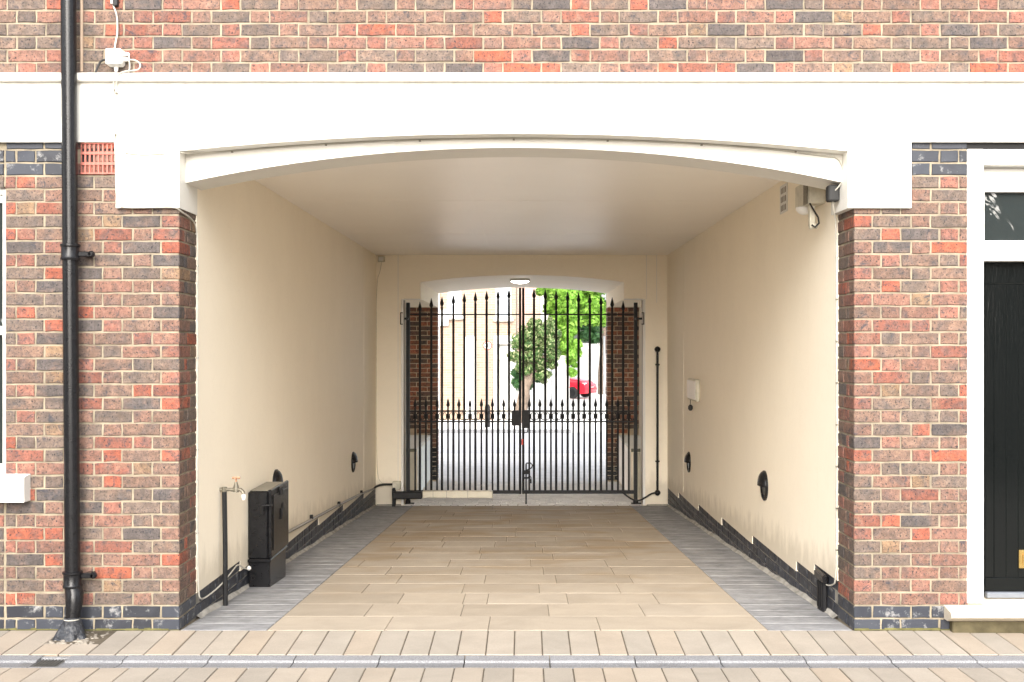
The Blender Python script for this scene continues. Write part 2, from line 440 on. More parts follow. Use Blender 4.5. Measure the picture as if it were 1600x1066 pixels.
# split in strips so that the big n-gon stays clean
b.prism([(-5,zb),(XH0,zb),(XH0,3.139),(-5,3.139)],'y',-.025,.10)
b.prism([(XH0,zh),(XH1,zh),(XH1,3.139),(XH0,3.139)],'y',-.025,.3375)
b.prism([(XH2,zh),(XH3,zh),(XH3,3.139),(XH2,3.139)],'y',-.025,.3375)
b.prism([(XH3,zb),(5,zb),(5,3.139),(XH3,3.139)],'y',-.025,.10)
for i in range(len(a1)-1):
    (xa,za),(xb_,zb_)=a1[i],a1[i+1]
    n=len(b.v); b.v += [(xa,-.025,za),(xb_,-.025,zb_),(xb_,-.025,3.139),(xa,-.025,3.139),(xa,.1,za),(xb_,.1,zb_),(xb_,.1,3.139),(xa,.1,3.139)]
    b.f += [(n,n+1,n+2,n+3),(n,n+4,n+5,n+1),(n+3,n+2,n+6,n+7)]
obj('beam_face',b,M_CREAM,beam,20)
c=MB()
for x0,x1 in ((-5,-3.05),(-3.047,-1.2),(-1.197,.75),(.753,2.6),(2.603,5)):
    c.prism([(-.062,3.126),(-.055,3.120),(-.0245,3.120),(-.0,3.120),(0,3.171),(-.05,3.168),(-.062,3.160)],'x',x0,x1)
obj('cornice',c,M_CREAM,beam)
# inner arched fascia
fa=MB(); a2=arc(XL-.0,1.853,W(0,286,6.7).z,W(0,231,6.7).z)
for i in range(len(a2)-1):
    (xa,za),(xb_,zb_)=a2[i],a2[i+1]
    n=len(fa.v); fa.v += [(xa,.1,za),(xb_,.1,zb_),(xb_,.1,3.13),(xa,.1,3.13),(xa,.43,za),(xb_,.43,zb_),(xb_,.43,3.13),(xa,.43,3.13)]
    fa.f += [(n,n+1,n+2,n+3),(n,n+4,n+5,n+1),(n+7,n+6,n+5,n+4)]
obj('inner_arch_fascia',fa,M_CREAM,beam,20)
# ---- upper brick wall
uw=thing0('brick_wall','upper brick wall of mixed red and grey bricks above the cream beam','brick wall')
m=MB(); m.box(-5,5,.006,.35,3.14,5.6); obj('mortar_bed',m,M_MO,uw,0)
bs=BrickSet(uw); z0u=W(0,97.5,6.6).z
per=SL+HL+2*J
for r in range(-1,19):
    zc=z0u+r*CP+CP/2
    x=W(1242.7,0,6.6).x+(0 if r%2 else -per/2); x-=per*20
    if r%2==0: pass
    while x<5:
        for L,k in ((SL,'s'),(HL,'h')):
            if x>-5 and x+L<5:
                vis=zc<3.62 and abs(x+.0)<3.35
                bs.put(x+L/2,0,zc,L,0,k, (10 if zc<3.62 and -3.05<x+L and x<2.9 else 0))
            x+=L+J
bs.build(300)
# ---- piers
AX0,AX1=W(126,0,6.59).x,W(181,0,6.59).x; AZ0=W(0,272,6.59).z
def pier(name,label,xc,sgn,width,extra):
    p=thing0(name,label,'brick pier')
    m=MB()
    x0,x1=sorted((xc+sgn*.006,xc+sgn*(width)))
    m.box(x0,x1,.006,.3375,-.1,zh+.35 if False else zb); obj('mortar_bed',m,M_MO,p,0)
    s=BrickSet(p)
    nrow=int((zb-.14)/CP)+1
    for r in range(-2,nrow+1):
        zc=.14+r*CP+CP/2
        if zc+BH/2>zb+.03: break
        k0=0 if r%2 else 1
        blue=r<0
        for i,(a,L,k) in enumerate(flemish(0,k0,width)):
            if zc-BH/2>zh-.01 and a+L<.37: continue
            if sgn<0 and AX0-.02<xc-(a+L/2)<AX1+.2 and AZ0-.02<zc and a+L<.62 and a>.37: 
                if a+L/2<.60: continue
            kk='b' if (blue or (zc>zb-.16 and a>(.6 if sgn<0 else .2))) else k
            x=xc+sgn*(a+L/2)
            if i==0: s.put(x,0,zc,L,0,kk,8,box=(round(L,3),round(SL if k0==0 else HL,3)))
            else: s.put(x,0,zc,L,0,kk,10+L)
        # return bricks
        if zc-BH/2>zh-.01: continue
        st=SL+J if k0==0 else HL+J
        segs=[(st,.3375-st)] if k0==0 else [(st,.045),(st+.055,.3375-st-.055)]
        for a,L in segs:
            if L<.02: continue
            s.put(xc,a+L/2,zc,L,math.pi/2 if sgn<0 else -math.pi/2,'b' if blue else ('h' if R.random()<.5 else 's'),1)
    return p,s,m
pl,sL,_=pier('brick_pier','brick pier of red and grey bricks left of the passage, behind the black downpipe',XL,-1,.993,None)
# brick below the window sill and far to the left (joined)
mw=MB(); mw.box(-5,-2.967,.006,.3375,-.1,.74); mw.box(-5,-4.05,.006,.3375,.74,zb); obj('mortar_bed',mw,M_MO,pl,0)
for r in range(-2,38):
    zc=.14+r*CP+CP/2
    if zc>zb-.02: break
    x=-2.967-J if zc<.72 else -4.05
    i=r
    while x>-5:
        L=SL if i%2 else HL; k='s' if i%2 else 'h'
        sL.put(x-L/2,0,zc,L,0,'b' if r<0 else k,9.5 if (x>-3.1 and zc<.72) else 0); x-=L+J; i+=1
sL.build(300)
pr,sR,_=pier('brick_pier','brick pier of red and grey bricks between the passage and the black door',XR,1,.65,None)
sR.build(300)
rb=thing0('brick_wall','short brick wall right of the black front door','brick wall')
m=MB(); m.box(3.66,5,.006,.3375,-.1,zb); obj('mortar_bed',m,M_MO,rb,0)
s=BrickSet(rb)
for r in range(-2,36):
    zc=.14+r*CP+CP/2
    if zc>zb-.02: break
    x=3.67; i=r
    while x<4.9:
        L=SL if i%2 else HL; s.put(x+L/2,0,zc,L,0,'b' if r<0 else ('s' if i%2 else 'h'),0); x+=L+J; i+=1
s.build(0)

# ---- passage side walls: core, rendered panel with stepped foot, plinth bricks
STEPS=[(.3375,1.40,.14),(1.40,2.95,.0657),(2.95,4.45,-.0086),(4.45,5.94,-.0829),(5.94,7.55,-.1572),(7.55,8.65,-.2315)]
def side_wall(sgn,label):
    X=XL if sgn<0 else XR; f=-sgn      # f: direction towards the passage
    t=thing0('passage_wall',label,'wall')
    m=MB(); x0,x1=sorted((X-f*.012,X-f*2.6)); m.box(x0,x1,.3375,8.65,-.7,2.95); obj('masonry_core',m,M_MOD,t,0)
    steps=STEPS if sgn<0 else [(.3375,.90,.2143),(.90,1.40,.14)]+STEPS[1:]
    poly=[(8.65,2.84),(.338,2.84),(.338,steps[0][2])]
    mb=MB()
    for y0,y1,zt in steps:
        x0,x1=sorted((X+f*.004,X-f*.011)); 
        n=len(mb.v)
        mb.v += [(X+f*.004,y0,zt),(X+f*.004,y1,zt),(X+f*.004,y1,2.84),(X+f*.004,y0,2.84),(X-f*.011,y0,zt),(X-f*.011,y1,zt)]
        q=[(n,n+1,n+2,n+3),(n,n+4,n+5,n+1)]
        if sgn>0: q=[a[::-1] for a in q]
        mb.f+=q
    for i in range(len(steps)-1):
        y=steps[i][1]; za,zb2=steps[i][2],steps[i+1][2]; n=len(mb.v)
        mb.v+=[(X+f*.004,y,zb2),(X+f*.004,y,za),(X-f*.011,y,za),(X-f*.011,y,zb2)]; mb.f.append((n,n+1,n+2,n+3))
    n=len(mb.v); mb.v+=[(X+f*.004,.338,steps[0][2]),(X+f*.004,.338,zh),(X-f*.011,.338,zh),(X-f*.011,.338,steps[0][2])]; mb.f.append((n,n+1,n+2,n+3))
    obj('render_coat',mb,M_WALL,t,0)
    b=BrickSet(t); rz=math.pi/2 if sgn<0 else -math.pi/2
    for r in range(-9,2):
        zc=.14-CP*r-CP/2 if False else .14+r*CP+CP/2
        y=.34+(r%2)*.11; i=r
        while y<8.5:
            L=(SL if i%2 else HL)
            top=[s[2] for s in steps if s[0]-.02<=y+L/2<s[1]+.02]; top=top[0] if top else -1
            fl=FZ(y+L/2)
            if zc<top+.0 and zc+BH/2>fl+.01: b.put(X-f*.004,y+L/2,zc,L,rz,'b',10-y)
            y+=L+J; i+=1
    b.build(300)
    # cement fillet splashed along the foot of the wall
    cf=MB(); ys=[.36+i*.16 for i in range(52)]
    for i in range(len(ys)-1):
        ya,yb=ys[i],ys[i+1]; n=len(cf.v)
        for y in (ya,yb):
            rr=random.Random(int(y*100)); h=.016+.014*rr.random(); wd=.012+.014*rr.random()
            cf.v+=[(X+f*wd,y,FZ(y)),(X+f*.004,y,FZ(y)+h*.7),(X-f*.006,y,FZ(y)+h)]
        for k in (0,1):
            q=(n+k,n+k+1,n+3+k+1,n+3+k); cf.f.append(q[::-1] if sgn<0 else q)
    obj('cement_fillet',cf,M_SPLASH,t)
    j=MB(); y=7.5 if sgn<0 else 7.1
    j.box(min(X+f*.0035,X+f*.0065),max(X+f*.0035,X+f*.0065),y,y+.012,-.1,2.83); obj('joint_strip',j,M_WALL,t,0)
    return t
side_wall(-1,'long cream rendered left wall of the passage with dark stepped brick plinth')
side_wall(1,'long cream rendered right wall of the passage with dark stepped brick plinth')
c=MB(); c.box(XL-.02,XR+.02,.43,8.66,2.83,2.93)
ceil=struct('ceiling',c,M_CEIL)
for y in (3.0,5.8):
    q=MB(); q.box(XL,XR,y,y+.012,2.8285,2.8305); obj('ceiling_joint',q,M_CEIL,ceil,0)
q=MB(); q.box(-.45,-.438,.43,8.65,2.8282,2.8306); obj('ceiling_joint',q,M_CEIL,ceil,0)
m=MB(); m.box(-5,5,.36,5,2.98,5.6); m.box(-5,5,5.003,11.7,2.98,3.5); m.box(-5,XL-2.6,.34,11.7,-.7,2.98); m.box(XR+2.6,5,.34,11.7,-.7,2.98)  # blocks light above the passage; unseen rear lowered so sun reaches the street
tag(obj('building_core',m,M_MOD,None,0),'brick building mass over and beside the passage, seen only at the openings','building')

# ---- gateway wall at the back
GB=15.25
def gx(px,d=GB): return (px-VX)*d/F
def gz(py,d=GB): return HC-(py-VY)*d/F
gw=thing0('gateway_wall','cream rendered cross wall with low arch around the iron gate','wall')
XO0,XO1=gx(631),gx(1004); XA0,XA1=gx(657),gx(975); zl=gz(467.5)
m=MB(); m.box(XL,XO0,8.65,8.92,-.62,2.84); m.box(XO1,XR,8.65,8.92,-.62,2.84)
obj('jamb',m,M_WALL,gw,0)
a3=arc(XA0,XA1,gz(441),gz(430))
m=MB(); m.box(XO0,XA0,8.65,11.85,zl,2.84); m.box(XA1,XO1,8.65,11.85,zl,2.84); m.box(XL-.3,XO0,8.92,11.85,zl,2.84); m.box(XO1,XR+.3,8.92,11.85,zl,2.84)
for i in range(len(a3)-1):
    (xa,za),(xb_,zb_)=a3[i],a3[i+1]; n=len(m.v)
    m.v+=[(xa,8.65,za),(xb_,8.65,zb_),(xb_,8.65,2.84),(xa,8.65,2.84),(xa,11.85,za),(xb_,11.85,zb_),(xb_,11.85,2.84),(xa,11.85,2.84)]
    m.f+=[(n,n+1,n+2,n+3),(n,n+4,n+5,n+1),(n+7,n+6,n+5,n+4)]
obj('arched_lintel',m,M_WALL,gw,0)
m=MB(); 
for a,b_ in ((gx(627),XO0),(XO1,gx(1008))): m.cbox(a,b_,8.628,8.75,-.46,zl-.002,.004)
m.cbox(XO0,XA0,8.632,8.66,zl-.012,zl+.006,.003); m.cbox(XA1,XO1,8.632,8.66,zl-.012,zl+.006,.003)
obj('corner_bead',m,M_WHITE,gw)
m=MB(); m.box(gx(622)-.004,gx(622)+.004,8.6475,8.652,-.4,2.83); m.box(gx(1026)-.003,gx(1026)+.003,8.6475,8.652,2.2,2.83); m.box(gx(1010)-.003,gx(1010)+.003,8.6475,8.652,zl,2.83)
obj('joint_strip',m,M_WHITE,gw,0)
m=MB(); m.cbox(gx(588),gx(627),8.615,8.655,-.52,-.452,.01); m.cbox(gx(1010),gx(1044),8.615,8.655,-.52,-.452,.01); obj('plinth_kerb',m,M_MOD,gw)
# chamber side walls + street piers of brick
cw=thing0('street_pier','dark brick pier beyond the gate on the left with cream base','brick pier')
cw2=thing0('street_pier','dark brick pier beyond the gate on the right with cream base','brick pier')
CP2=.0743; DARKS=[(.50,.22,.14),(.36,.19,.13),(.58,.25,.15),(.28,.18,.15),(.22,.16,.135),(.66,.26,.16)]
for t,sg in ((cw,-1),(cw2,1)):
    xe=gx(683,18.4) if sg<0 else gx(949,18.4)
    m=MB(); x0,x1=sorted((xe-sg*(-.006)*1,xe+sg*1.0)); m.box(x0,x1,11.806,12.15,-.6,2.9)
    obj('mortar_bed',m,M_MOX,t,0)
    m=MB(); x0,x1=sorted((xe+sg*.50,xe+sg*.9)); m.box(x0,x1,8.92,11.8,-.6,2.3); obj('side_wall',m,M_WALL,t,0)
    s=BrickSet(t)
    for r in range(0,38):
        zc=-.50+r*CP+CP/2
        if zc>2.25: break
        blk=r<9
        for i,(a,L,k) in enumerate(flemish(0,r%2,.62)):
            if zc<.29 and a>.12: continue
            s.put(xe+sg*(a+L/2),11.8,zc,L,0,'b' if zc<.05 and sg<0 or zc<-.3 else 'd',5)
        if True:
            st=.11+ (r%2)*.05
            for a in (0,):
                s.put(xe,11.83+.16,zc,.27,(-math.pi/2 if sg>0 else math.pi/2),'b' if zc<-.3 else 'd',4)
    _t=tint
    def tint(kind):
        if kind=='d':
            c=R.choice(DARKS); k=R.uniform(.85,1.2); return tuple(x*k for x in c)
        if kind=='b': return R.choice([(.02,.02,.022),(.03,.03,.03)])
        return _t(kind)
    s.build(300); tint=_t
    # street face of the pier, above and outside (other side of the building)
    m=MB(); x0,x1=sorted((xe+sg*1.0,xe+sg*4)); m.box(x0,x1,11.75,12.15,-.6,3.6); obj('outer_wall',m,M_MOX,t,0)
m=MB(); m.box(-5,5,11.86,12.15,2.62,3.6); tag(obj('street_front_wall',m,M_MOX,None,0),'street side wall above the far opening of the passage','wall')
# louvred cupboards at each side of the chamber
def cupboard(sg,label):
    t=thing0('louvred_cupboard',label,'cupboard')
    xi=-1.50 if sg<0 else 1.455; xo=(-1.92 if sg<0 else 1.83); y0,y1=9.35,11.79; zt=.225
    x0,x1=sorted((xi,xo))
    m=MB(); m.cbox(x0,x1,y0,y1,-.50,zt-.04,.004); obj('body',m,M_WALL,t)
    m=MB(); m.cbox(x0-.0,x1+.0,y0-.02,y1,zt-.04,zt,.006); obj('top_board',m,M_CREAM,t)
    m=MB(); m.cbox(x0-.0,x1,y0-.035,y0-.021,zt-.05,zt-.005,.003); obj('lead_flashing',m,simple('lead_flashing',(.13,.13,.09),.6),t)
    m=MB(); m.cbox(x0+.03,x1-.03,y0-.012,y0-.001,-.46,zt-.06,.003); obj('end_panel',m,M_ALU,t)
    fm=MB()
    xs=xi-sg*.012
    for a,b_ in ((y0+.04,y0+.10),(y1-.34,y1-.28)): fm.cbox(min(xi-sg*.002,xs-sg*.006),max(xi-sg*.002,xs-sg*.006),a,b_,-.44,zt-.06,.003)
    obj('louvre_frame',fm,M_WHITE,t)
    sm=None
    for k in range(14):
        z=-.42+k*.043
        mm=MB(); mm.prism([(xi-sg*.001,z+.030),(xi-sg*.028,z),(xi-sg*.028,z+.006),(xi-sg*.001,z+.036)] if sg>0 else [(xi+.001,z+.030),(xi+.001,z+.036),(xi+.028,z+.006),(xi+.028,z)],'y',y0+.10,y1-.34)
        obj('slat',mm,M_WHITE,t,0)
    for k in range(13):
        m=MB(); m.cbox(xi-sg*.036-.006,xi-sg*.036+.006,y1-.335,y1-.31,-.41+k*.045,-.39+k*.045,.002)
        obj('stud',m,M_IRONM,t)
cupboard(-1,'low cream cupboard with louvred side beyond the gate on the left')
cupboard(1,'low cream cupboard with louvred side beyond the gate on the right')

# ================================================================== FLOORS
th=-math.atan(.0545)
m=MB(); n=0
m.add([(XL-.1,-.003,-.0033),(XR+.1,-.003,-.0033),(XR+.1,8.9,-.0545*8.9-.0035),(XL-.1,8.9,-.0545*8.9-.0035)],[(0,1,2,3)])
fl=struct('passage_floor',m,M_GROUTP)
_sm={}
def slab(L,Wd,T,mat,cham=.003):
    k=(round(L,3),round(Wd,3),mat.name)
    if k not in _sm:
        mb=MB(); mb.cbox(-L/2,L/2,-Wd/2,Wd/2,-T,0,cham); _sm[k]=mb.mesh('slab',mat,30)
    return _sm[k]
XB0,XB1=-1.475,1.385
rows_j={0:[602,763,938],1:[570,720,858,1008],2:[490,622,723,761,888,1030],3:[566,722,843,970],4:[460,620,757,870,990],5:[603,720,850,960],6:[560,700,830,950]}
y=0.004; r=0
while y<8.60:
    wd=.447 if y+.447<8.6 else 8.64-y
    if r in rows_j:
        d=D0+y+.03; xs=[(p-VX)*d/F for p in rows_j[r]]
    else:
        xs=[]; x=XB0+R.uniform(.2,.7)
        while x<XB1-.18: xs.append(x); x+=R.choice([.38,.48,.56,.62,.70])
    xs=[XB0]+[x for x in xs if XB0+.1<x<XB1-.1]+[XB1]
    for a,b_ in zip(xs,xs[1:]):
        L=(b_-a)-.0045
        o=link('paving_slab',slab(L,wd-.0045,.04,M_SLAB,.002),fl); yc=y+wd/2
        o.location=((a+b_)/2,yc,FZ(yc)+R.uniform(-.0008,.0008)); o.rotation_euler=(th,0,0)
    y+=wd; r+=1
for sg,(a,b_) in ((-1,(XL+.004,XB0)),(1,(XB1,XR-.004))):
    y=.004
    while y<8.62:
        wd=min(.216,8.645-y)
        o=link('ridged_paver',slab(b_-a-.006,wd-.004,.04,M_RIDGE),fl); yc=y+wd/2
        o.location=((a+b_)/2,yc,FZ(yc)+R.uniform(-.0006,.0006)); o.rotation_euler=(th,0,0); y+=wd
# setts beyond the gate line
m=MB(); m.box(-1.95,1.9,8.9,11.8,-.7,-.53); s2=struct('gateway_floor',m,M_GROUT)
m2=MB(); y=8.66; r=0
while y<11.75:
    x=-1.9+(r%2)*.05
    while x<1.85:
        L=R.choice([.10,.13,.16,.19]); yc=y+.055
        if y<9.9 and abs(x)<1.75:
            o=link('sett',slab(L-.008,.102,.05,M_SETTF,.006),s2); o.location=(x+L/2,yc,FZ(yc)+R.uniform(-.002,.002))
        else: m2.cbox(x,x+L-.008,y+.004,y+.106,FZ(yc)-.05,FZ(yc)+R.uniform(-.002,.002),.006)
        x+=L
    y+=.11; r+=1
obj('setts',m2,M_SETTF,s2,30,kind='stuff')
# foreground paving strips: soldier setts each side of a dished gutter
PB,PX=.1514,-.06
st=struct('mews_paving',MB().add([(-6,-.003,-.0050),(-6,-.456,-.0231),(6,-.456,-.0231),(6,-.003,-.0050)],[(0,1,2,3)]),M_GROUT)
th2=math.atan(.04)
for k in range(-26,26):
    xa=PX+k*PB; xc=xa+PB/2
    y1,y0=-.004,-.456
    if -2.66<xc<-2.36: y1=-.265
    wd=y1-y0-.004
    o=link('paving_sett',slab(PB-.006,wd,.05,M_SETT),st); yc=(y0+y1)/2
    o.location=(xc,yc,.04*yc+R.uniform(-.0012,.0012)); o.rotation_euler=(th2,R.uniform(-.003,.003),0)
gut=struct('gutter',MB().box(-6,6,-.672,-.45,-.12,-.062),M_MOSS)
prof=[(-.668,-.05-.04),(-.668,-.0300),(-.655,-.0295),(-.640,-.0350),(-.552,-.0365),(-.545,-.0260),(-.500,-.0240),(-.460,-.0215),(-.460,-.09)]
GX=W(725.5,0,6.05).x
ggx0,ggx1=W(36,0,6.05).x,W(100,0,6.05).x
gm=MB(); gm.prism(prof,'x',-.2205,.2205)
gme=gm.mesh('gutter_stone',M_GRAN,25)
for k in range(-11,12):
    xc=GX+(k+.5)*.447
    if ggx0-.1<xc<ggx1+.1: 
        q=MB(); q.prism(prof,'x',ggx1+.004,xc+.2205) if xc+.22>ggx1 else None
        if q.v: obj('gutter_stone',q,M_GRAN,gut,25)
        if xc-.22<ggx0-.02:
            q=MB(); q.prism(prof,'x',xc-.2205,ggx0-.004); obj('gutter_stone',q,M_GRAN,gut,25)
        continue
    o=link('gutter_stone',gme,gut); o.location=(xc,0,R.uniform(-.001,.001))
gr=thing0('gully_grate','small iron drain grate with dark slots set in the gutter by the downpipe','drain grate')
m=MB(); m.box(ggx0,ggx1,-.664,-.640,-.09,-.032); m.box(ggx0,ggx1,-.486,-.462,-.09,-.026); m.box(ggx0,ggx0+.006,-.64,-.486,-.09,-.036); m.box(ggx1-.006,ggx1,-.64,-.486,-.09,-.036); obj('frame',m,M_GRAN,gr,0)
m=MB(); m.box(ggx0+.006,ggx1-.006,-.64,-.486,-.10,-.075); obj('sump',m,M_DARK,gr,0)
nb=12
for k in range(nb):
    x=ggx0+.012+(ggx1-ggx0-.024)*k/(nb-1); m=MB(); m.cbox(x-.0032,x+.0032,-.638,-.488,-.045,-.034,.001); obj('grate_bar',m,simple('galvanised',(.16,.16,.15),.5,metal=.5) if k==0 else bpy.data.materials['galvanised'],gr)
rd=struct('mews_road',MB().add([(-6,-.672,-.0322),(-6,-16,.0745),(6,-16,.0745),(6,-.672,-.0322)],[(0,1,2,3)]),M_GROUT)
for row in range(10):
    y1=-.672-row*.455
    for k in range(-26,26):
        if row>2: break
        xc=PX+k*PB+PB/2; yc=y1-.225
        o=link('paving_sett',slab(PB-.006,.449,.05,M_SETT),rd); o.location=(xc,yc,-.0275+.007*(-.672-yc)+R.uniform(-.001,.001)); o.rotation_euler=(-.007,R.uniform(-.003,.003),0)
# further setts behind the camera's foot, joined
m=MB()
for row in range(3,13):
    for k in range(-36,36):
        xc=PX+k*PB+PB/2; yc=-.897-row*.455; m.cbox(xc-PB/2+.003,xc+PB/2-.003,yc-.224,yc+.224,-.06,-.0275+.007*(-.672-yc),.003)
obj('setts',m,M_SETT,rd,30,kind='stuff')

m=MB(); rr=random.Random(8)
for xa,xb_ in ((-5,XL),(XR,5)):
    x=xa
    while x<xb_-.03:
        x2=min(x+rr.uniform(.03,.09),xb_); h=rr.uniform(.004,.014); wd=rr.uniform(.004,.014)
        m.add([(x,-wd,.0006),(x2,-wd*.8,.0006),(x2,-.0005,h),(x,-.0005,h*.9)],[(0,1,2,3)]); x=x2
obj('moss_line',m,M_MOSS,st,0)
# ================================================================== DOWNPIPE
dp=thing0('downpipe','tall black cast iron downpipe running up the left brick pier','downpipe')
yp=-.085; dpx=lambda py: (107+ (py/1000.)*7-VX)*(D0+yp)/F
def pz(py): return HC-(py-VY)*(D0+yp)/F
m=MB(); m.tube([(dpx(-300),yp,pz(-300)),(dpx(400),yp,pz(400)),(dpx(895),yp,pz(895))],.0425,20); obj('pipe',m,M_IRON,dp)
def collar(py0,py1,nm='collar'):
    zc0,zc1=pz(py1),pz(py0); m=MB()
    m.lathe((dpx((py0+py1)/2),yp,0),[(.044,zc0),(.052,zc0),(.054,zc0+.012),(.049,zc0+.02),(.049,zc1-.022),(.055,zc1-.014),(.055,zc1-.004),(.044,zc1)],20); obj(nm,m,M_IRON,dp)
collar(381,407); collar(892,918)
for py in (397,900):
    z=pz(py); x=dpx(py); m=MB(); m.cbox(x+.04,x+.115,yp+.0,yp+.022,z-.014,z+.014,.004); m.lathe((0,0,0),[(.005,-.03),(.018,-.03),(.02,-.012),(.012,.0)],10,Matrix.Translation((x+.112,yp,z))@Matrix.Rotation(math.pi/2,4,'X')); m.cbox(x+.06,x+.10,yp+.02,-.001,z-.012,z+.012,.003)
    obj('bracket',m,M_IRON,dp)
x=dpx(930); m=MB()
m.tube([(x,yp,pz(905)),(x+.002,yp,pz(918)),(x+.014,yp-.01,pz(928)),(x+.018,yp-.022,pz(940)),(x+.014,yp-.03,pz(955)),(x+.014,yp-.035,pz(972))],[.042,.046,.050,.047,.040,.040],18); obj('shoe_bend',m,M_IRON,dp)
m=MB(); bx,by=x+.012,yp-.04; zt=pz(962); ztb=-.03; prof=[]; NN=28; rows=10; v=[]
rr=random.Random(3); fr=[rr.uniform(-1,1) for _ in range(NN)]
for j in range(rows+1):
    t=j/rows; z=zt+(ztb-zt)*t; base=.041+.052*t**1.1
    for i in range(NN):
        a=2*math.pi*i/NN; r_=base*(1+ (.02+.13*t)*math.sin(5*a+2.4*t+fr[i]*.7)+.07*t*math.sin(9*a-3*t)+.05*t*fr[i])
        v.append((bx+r_*math.cos(a)*1.05-.01*t,by+r_*math.sin(a)*.85-.01*t,z))
f=[]
for j in range(rows):
    for i in range(NN): l=(i+1)%NN; f.append((j*NN+i,(j+1)*NN+i,(j+1)*NN+l,j*NN+l))
m.add(v,f); obj('plastic_wrap',m,M_BAG,dp,60)
m=MB(); m.tube([(bx+.043*math.cos(a*.5236),by+.043*math.sin(a*.5236),zt-.01) for a in range(12)],.003,5,closed=True); obj('tie',m,M_CABLE,dp)
# pebbles round the foot
pb=MB(); rr=random.Random(5)
for i in range(150):
    x=rr.uniform(-2.665,-2.36); y=rr.uniform(-.258,-.01); s_=rr.uniform(.007,.016)
    Mx=Matrix.Rotation(rr.uniform(0,6),4,'Z')
    pb.lathe((x,y,-.02+rr.uniform(0,.008)),[(s_*.5,-s_*.5),(s_,0),(s_*.8,s_*.4),(s_*.35,s_*.6)],7,Mx@Matrix.Scale(1.3,4,(1,0,0)))
obj('pebbles',pb,M_PEB,None,60,kind='stuff',label='small pale pebbles filling the gap round the foot of the downpipe')
m=MB(); m.box(-2.67,-2.355,-.262,-.006,-.05,-.022); obj('pebble_bed',m,M_MOSS,st,0)

# ================================================================== AIR BRICK, WINDOW, DOOR
ab=thing0('air_brick','salmon terracotta air brick with three rows of slots beside the black downpipe','air brick')
ax0,ax1=W(126,0,6.59).x,W(181,0,6.59).x; az0,az1=W(0,272,6.59).z,zb-.001
m=MB(); nc=8; cw_=(ax1-ax0)/nc; rz_=(az1-az0)/3
for k in range(nc+1): m.box(ax0+k*cw_-(.0045 if k else 0),ax0+k*cw_+(.0045 if k<nc else 0),-.008,.0045,az0,az1)
obj('slot_grid',m,M_TERRA,ab,0)
m=MB()
for k in range(4): m.box(ax0,ax1,-.010,.004,az0+k*rz_-(.008 if k else 0),az0+k*rz_+(.008 if k<3 else 0))
obj('cross_bars',m,M_TERRA,ab,0)
m=MB(); m.box(ax0+.003,ax1-.003,.0035,.0059,az0+.004,az1-.004); obj('dark_backing',m,M_DARK,ab,0)

win=thing0('sash_window','white framed window at the left edge above the projecting white sill','window')
wx1=-2.967; wx0=-4.05
z0,z1=W(0,742,6.65).z,W(0,294,6.65).z
m=MB(); m.cbox(wx1-.03,wx1+.006,.03,.14,z0,z1,.004); m.cbox(wx0-.006,wx0+.03,.03,.14,z0,z1,.004); m.cbox(wx0+.03,wx1-.03,.03,.14,z1-.04,z1,.004); obj('frame',m,M_WHITE,win)
for a,b_,yy in ((z0+.01,(z0+z1)/2+.02,.075),((z0+z1)/2-.02,z1-.045,.045)):
    m=MB(); m.cbox(wx0+.03,wx0+.08,yy,yy+.04,a,b_,.004); m.cbox(wx1-.08+.045,wx1-.03,yy,yy+.04,a,b_,.004); m.cbox(wx0+.08,wx1-.035,yy+.001,yy+.039,a,a+.05,.004); m.cbox(wx0+.08,wx1-.035,yy+.001,yy+.039,b_-.04,b_,.004)
    s_=obj('sash',m,M_WHITE,win); m=MB(); m.box(wx0+.08,wx1-.035,yy+.015,yy+.02,a+.05,b_-.04); obj('pane',m,M_GLASS,s_,0)
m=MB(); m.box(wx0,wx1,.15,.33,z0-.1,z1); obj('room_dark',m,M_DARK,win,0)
m=MB(); sz0,sz1=W(0,785,6.52).z,W(0,745,6.52).z; sx1=W(38,0,6.52).x
m.prism([(-.085,sz0),(.14,sz0),(.14,sz1+.02),(-.07,sz1),(-.085,sz1-.006)],'x',wx0-.1,sx1); obj('sill',m,M_CREAM,win)
m=MB(); m.cbox(wx0-.02,wx1+.01,.01,.3,z1,zb,.003) ; obj('head_brickwork',m,M_MO,win,0)
s=BrickSet(win)
for r in range(28,36):
    zc=.14+r*CP+CP/2
    if zc<z1 or zc>zb-.01: continue
    x=wx1-J; i=r
    while x>wx0: L=SL if i%2 else HL; s.put(x-L/2,0,zc,L,0,'b' if zc>zb-.16 else 's',1); x-=L+J; i+=1
s.build(60)

dr=thing0('front_door','glossy black boarded front door with brass letter plate in a white frame','door')
fx0=W(1511,0,6.60).x; fx1=W(1537,0,6.60).x
zt=W(0,232,6.6).z; zbt=W(0,943,6.6).z
m=MB(); m.cbox(fx0,fx1,-.004,.2,zbt,zt-.004,.004); m.cbox(3.56,3.655,-.004,.2,zbt,zt-.004,.004); m.cbox(fx1,3.56,-.002,.198,W(0,258,6.6).z,zt-.005,.004)
obj('door_frame',m,M_WHITE,dr)
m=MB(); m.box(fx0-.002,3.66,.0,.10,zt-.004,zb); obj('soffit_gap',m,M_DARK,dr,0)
dY=.11; dx0=W(1539,0,D0+dY).x
tz0,tz1=W(0,410,D0+dY).z,W(0,272,D0+.07).z
m=MB(); yy=.06
m.cbox(fx1+.001,fx1+.03,yy,.15,tz0,tz1,.004); m.cbox(fx1+.03,3.53,yy+.001,.149,W(0,300,D0+yy).z,tz1,.004); m.cbox(fx1+.03,3.53,yy+.001,.149,tz0+.055,W(0,376,D0+yy).z,.004); m.cbox(3.53,3.559,yy,.15,tz0,tz1,.004)
